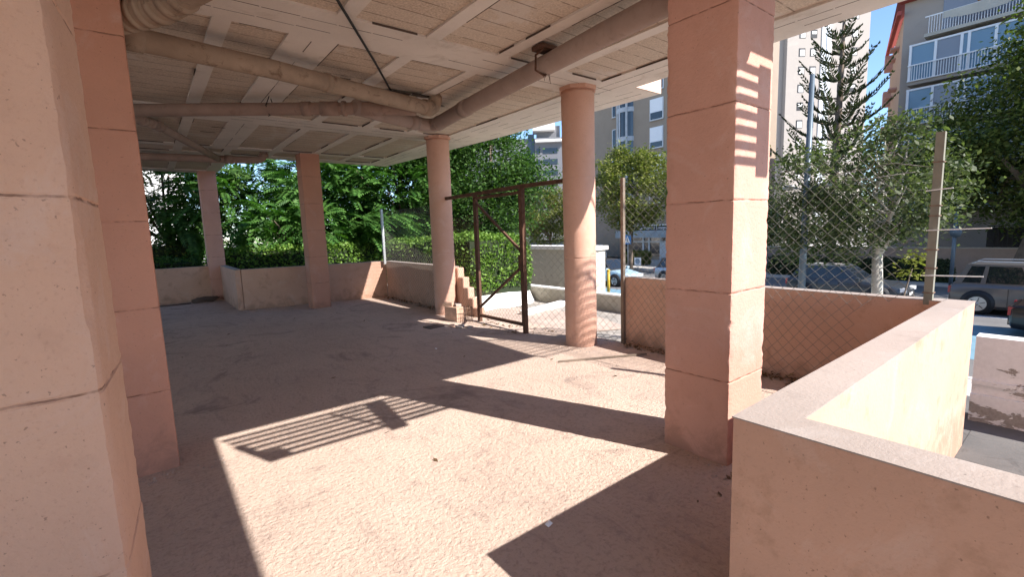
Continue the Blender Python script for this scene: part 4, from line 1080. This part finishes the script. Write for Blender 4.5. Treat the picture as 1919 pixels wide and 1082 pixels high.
for k,z in enumerate((5.2,8.2,11.2,14.2,17.2)): window(tb,1.6,9.3,9.9,z,z+1.7,0)
bay=MB(); gl=MB(); 
for i in range(9):
    t0=math.pi/2+math.pi*(i)/9; t1=math.pi/2+math.pi*(i+1)/9
    R_=1.05; cx,cyy=.45,7.1
    p=[(cx+R_*math.cos(t),cyy-R_*math.sin(t)*-1) for t in (t0,t1)]
    gl.add([(p[0][0],p[0][1],3.2),(p[1][0],p[1][1],3.2),(p[1][0],p[1][1],24),(p[0][0],p[0][1],24)],[(0,1,2,3)])
    for z in [3.2+2.65*k for k in range(9)]:
        for dz in ((z,z+.42),):
            q=[(cx+(R_+.07)*math.cos(t),cyy+(R_+.07)*math.sin(t)) for t in (t0,t1)]
            bay.add([(q[0][0],q[0][1],dz[0]),(q[1][0],q[1][1],dz[0]),(q[1][0],q[1][1],dz[1]),(q[0][0],q[0][1],dz[1]),(cx,cyy,dz[0]),(cx,cyy,dz[1])],[(0,1,2,3),(0,4,1),(3,2,5)])
    if i%3==0 or i in (4,): bay.bar((p[0][0],p[0][1],3.2),(p[0][0],p[0][1],24),.16)
gl.build('bay_glass',M['glass'],tb); bay.build('bay_frame',plain('pale grey metal',(.46,.47,.48),.5),tb)
# shop front
sf=MB(); sf.box(-.28,-.02,-3,7.5,2.72,3.15); s_=sf.build('shop_sign',plain('near black sign',(.012,.013,.02),.4),tb)
b=MB(); b.box(-.32,.0,-3,7.4,3.15,3.24); b.build('trim',M['signwhite'],s_)
tx=bpy.data.curves.new('sign_text','FONT'); tx.body='Gestoreal Lutepal'; tx.size=.42; tx.extrude=.006
to=bpy.data.objects.new('lettering_curve',tx); col.objects.link(to); bpy.context.view_layer.update()
me=bpy.data.meshes.new_from_object(to.evaluated_get(bpy.context.evaluated_depsgraph_get())); bpy.data.objects.remove(to)
me.materials.clear(); me.materials.append(M['signwhite']); to=bpy.data.objects.new('lettering',me); col.objects.link(to); to.parent=s_
to.rotation_euler=(Rd(90),0,Rd(-90)); to.location=(-.295,5.25,2.82)
b=MB(); b.box(-.55,-.02,-3,7.9,2.05,2.72); b.build('awning_panel',plain('grey blue panel',(.30,.35,.39),.5),tb)
b=MB(); b.box(-.06,-.01,-3,7.4,.35,2.05); gp=b.build('shop_window',M['glass'],tb)
b=MB()
for y in (7.4,4.95,4.3,3.05,2.35,-.4): b.box(-.14,-.05,y-.09,y+.09,0,2.05)
b.box(-.13,-.06,-3,7.4,1.62,1.72); b.box(-.13,-.06,4.9,7.4,.32,.42); b.box(-.13,-.06,2.35,3.05,.2,1.6) ; b.build('frame',plain('pale frame',(.55,.56,.57),.5),gp)
b=MB(); b.box(-.12,-.02,5,7.4,0,.32); b.build('plinth',tan,tb)
# far grey block
grey=conc('grey stone cladding',(.20,.20,.21),.06,.2,6,.1,(.16,.16,.17),.2)
org=(83.2,91.6,-1.6); rz=math.atan2(-.755,-.655)   # local +x = facing normal
gb=facade_building('grey_apartment_block',org,rz,'distant grey apartment block with dark strip windows above the gate')
b=MB(); b.box(-16,0,-30,-2.2,0,26.5); b.box(-16,.6,-2.2,5.2,0,26.4); b.box(-15.5,-1,-1.6,4.4,26.4,29.6); b.build('wall',grey,gb)
b=MB(); b.box(-3,2.0,-2.0,5.8,25.2,25.8); b.box(-4,1.5,-2.6,3.0,28.2,29.9); b.box(0,.5,4.6,6.0,0,25.2); b.build('roof_slab',M['white'],gb)
b=MB(); b.box(0,.12,-3.9,-2.3,0,27.5); b.build('stair_glazing',M['glass'],gb)
for k in range(8):
    z=3.2+2.75*k
    b=MB(); b.box(.6,.7,-.1,3.6,z,z+1.35); b.build('window',M['glass'],gb)
    b=MB(); b.box(.6,.7,-1.7,-.9,z,z+1.35); b.build('window',M['glass'],gb)
    for y0,y1 in ((-9.2,-6.4),(-5.9,-5.0),(-13.5,-10.4),(-15,-14.1)):
        if k==6: continue
        b=MB(); b.box(0,.08,y0,y1,z,z+1.3); b.build('window',M['glass'] if k<7 else M['glass_grey'],gb)
b=MB(); b.box(0,.9,-16,-4.4,19.2,19.45,0); b.box(0,.06,-15.5,-4.5,19.45,20.8,1); b.build('balcony',[M['white'],M['glass']],gb)
b=MB(); b.box(-.8,-.2,5.0,16,0,40,0); 
for k in range(9): b.box(-.2,-.1,5.4,16,2+3.4*k,4.8+3.4*k,1)
b.build('side_wing',[grey,M['glass']],gb)
# white tower
tw=conc('white tower render',(.42,.375,.33),.04,.1,3,.1,(.56,.50,.43),.3)
A0=Vector((79.0,31.9));A1=Vector((89.4,24.5)); dirv=(A1-A0).normalized(); nrm=Vector((dirv.y,-dirv.x)); 
if nrm.dot(Vector((-1,-1)))<0: nrm=-nrm
rz=math.atan2(nrm.y,nrm.x)
tt=facade_building('white_tower',(A0.x,A0.y,-1.6),rz,'tall white tower block with small square windows behind the tiered conifer')
# local: x = towards viewer, y: A0->A1 is which sign
sg=1 if Vector((-math.sin(rz),math.cos(rz))).dot(dirv)>0 else -1
def ty(v): return sg*v
def tbox(b,x0,x1,y0,y1,z0,z1,mi=0): 
    a,c=sorted((ty(y0),ty(y1))); b.box(x0,x1,a,c,z0,z1,mi)
LT=(A1-A0).length
b=MB(); tbox(b,-14,0,0,LT,0,62); tbox(b,-12,-.8,-3.6,0,0,60); tbox(b,-12,-2.6,-7,-3.6,0,60,1); b.build('wall',[tw,conc('blue grey render',(.38,.41,.46),.05,.2,3,.1)],tt)
b=MB(); tbox(b,0,.12,5.3,6.75,0,62); b.build('stair_panel',plain('bright white panel',(.82,.84,.84),.5,0,.02),tt)
b=MB(); tbox(b,.12,.2,6.0,6.1,0,62); b.build('joint',M['greypost'],tt)
for k in range(16):
    z=9.5+2.62*k
    for y in (2.35,4.1,8.6,10.5):
        if k==15 and y>8: continue
        b=MB(); tbox(b,0,.03,y-.52,y+.46,z-.05,z+1.14); w_=b.build('window',M['black'],tt)  # oversized black surround paints the recess shadow above and left of the shutter
        b=MB(); tbox(b,.03,.06,y-.36,y+.36,z+(.02 if (k*7+int(y))%5 else .5),z+.92); b.build('shutter',M['white'],w_)
# right block with balconies and glazed galleries
rbm=conc('greige render',(.36,.315,.275),.06,.5,8,.2,(.30,.26,.225),.25)
rb=facade_building('balcony_block',(38,8.7,-1.57),0,'apartment block with red roof edge, white balcony rails and glazed galleries at upper right')
b=MB(); b.box(0,14,-30,0,0,16.1); b.build('wall',rbm,rb)
b=MB(); b.prism([(0,0),(9.0,2.7),(14,2.7),(14,-.01)],0,15.4); 
sw=b.build('side_wall',conc('pinkish tan render',(.47,.33,.24),.06,.6,8,.2),rb)
d_=Vector((9,2.7)).normalized(); nn=Vector((-d_.y,d_.x))
for k in range(5):
    for t in (2.0,4.6,7.2):
        p=d_*t; q=d_*(t+1.0); z=3.9+2.55*k
        b=MB(); 
        pr=[(p.x,p.y),(q.x,q.y),(q.x+nn.x*.45,q.y+nn.y*.45),(p.x+nn.x*.45,p.y+nn.y*.45)]
        b.prism(pr,z,z+1.0 if t>6 else z+.12); b.build('small_balcony',conc('pink balcony',(.52,.30,.25),.05,1,8,.1) if k==0 and t==2.0 else bpy.data.materials['pink balcony'],rb)
redt=conc('red roof tile',(.36,.085,.07),.1,2,8,.2)
b=MB(); b.add([(-.45,-30,16.28),(-.45,.2,16.28),(5,-.2,18.6),(5,-30,18.6)],[(0,1,2,3)]); b.box(-.5,.0,-30,.2,16.1,16.3)
b.add([(-.5,.25,16.28),(9,3.1,15.6),(9,1.2,17.8),(5,-.2,18.6)],[(0,1,2,3)]); pr=[(-.45,.04),(9,2.9),(8.95,3.08),(-.5,.24)]; b.prism(pr,15.38,15.62); b.build('roof',redt,rb)
wf=M['signwhite']
for k in range(5):
    z=3.35+2.55*k            # balcony floor level
    if k==4:
        b=MB(); b.box(-1.0,0,-7.6,-1.2,z+.0,z+.18); sl_=b.build('balcony',M['cream'],rb)
        b=MB()
        for i in range(54): b.box(-.98,-.95,-7.5+i*.115,-7.475+i*.115,z+.18,z+1.1)
        b.box(-1,-.93,-7.6,-1.2,z+1.08,z+1.14); b.build('rail',wf,sl_)
        b=MB(); b.box(-.04,-.01,-7,-1.8,z+.3,z+2.2); b.build('balcony_door',M['glass_grey'],sl_)
        b=MB()
        for i in range(10):
            y0=-5.2+i*.32; dz=[.0,.08,.14,.17,.18,.18,.17,.14,.08,.0][i]; 
            b.add([(-1.02,y0,z+1.12),(-1.02,y0+.32,z+1.12),(-1.05,y0+.32,z+.75-dz),(-1.05,y0,z+.75-dz)],[(0,1,2,3)])
        tag(b.build('washing_sheet',M['cream'],None),'cream sheet draped over the top balcony rail','laundry').location=(38,8.7,-1.57)
        b=MB(); b.add([(-1.02,-7.1,z+1.12),(-1.02,-5.9,z+1.12),(-1.06,-6.0,z+.5),(-1.06,-7.0,z+.42)],[(0,1,2,3)])
        tag(b.build('orange_towel',M['yellow'],None),'orange towel hanging on the top balcony rail','laundry').location=(38,8.7,-1.57)
        continue
    b=MB(); b.box(-.9,0,-7.6,-.55,z,z+.2); sl_=b.build('gallery_floor',rbm,rb)
    b=MB(); b.box(-.86,-.84,-7.5,-.6,z+.2,z+2.3); gl_=b.build('gallery_glass',M['glass_blue'],rb)
    b=MB()
    for y in (-.62,-1.75,-2.85,-3.15,-4.2,-5.3,-6.4,-7.5): b.box(-.93,-.83,y-.06,y+.06,z+.2,z+2.3)
    b.box(-.92,-.83,-7.5,-.55,z+2.22,z+2.32); b.box(-.92,-.83,-7.5,-.55,z+.2,z+.27); b.build('frame',wf,gl_)
    b=MB(); b.box(-.875,-.865,-2.85,-1.8,z+.3,z+2.2) ; b.build('blind',M['glass_grey'],gl_)
    b=MB()
    for i in range(58): b.box(-1.02,-.99,-7.5+i*.118,-7.475+i*.118,z+.2,z+1.1)
    b.box(-1.04,-.97,-7.6,-.55,z+1.08,z+1.14); b.box(-1.04,-.97,-7.6,-.55,z+.2,z+.25); b.build('rail',wf,gl_)
b=MB(); b.box(-.03,0,-9.8,-8.2,14.4,15.6); b.build('window',M['glass_grey'],rb)
# white building at far left
wb=facade_building('white_building',(-14,50,-1.6),0,'bright white building glimpsed through the foliage at far left')
b=MB(); b.box(0,17.2,0,12,0,13); b.build('wall',M['white'],wb)
b=MB(); b.box(0,17.3,-.08,0,3.9,4.0); b.build('cable_line',M['greypost'],wb)
b=MB(); b.box(-.1,17.3,-.15,12.1,13,13.3); b.build('roof_edge',M['cream'],wb)
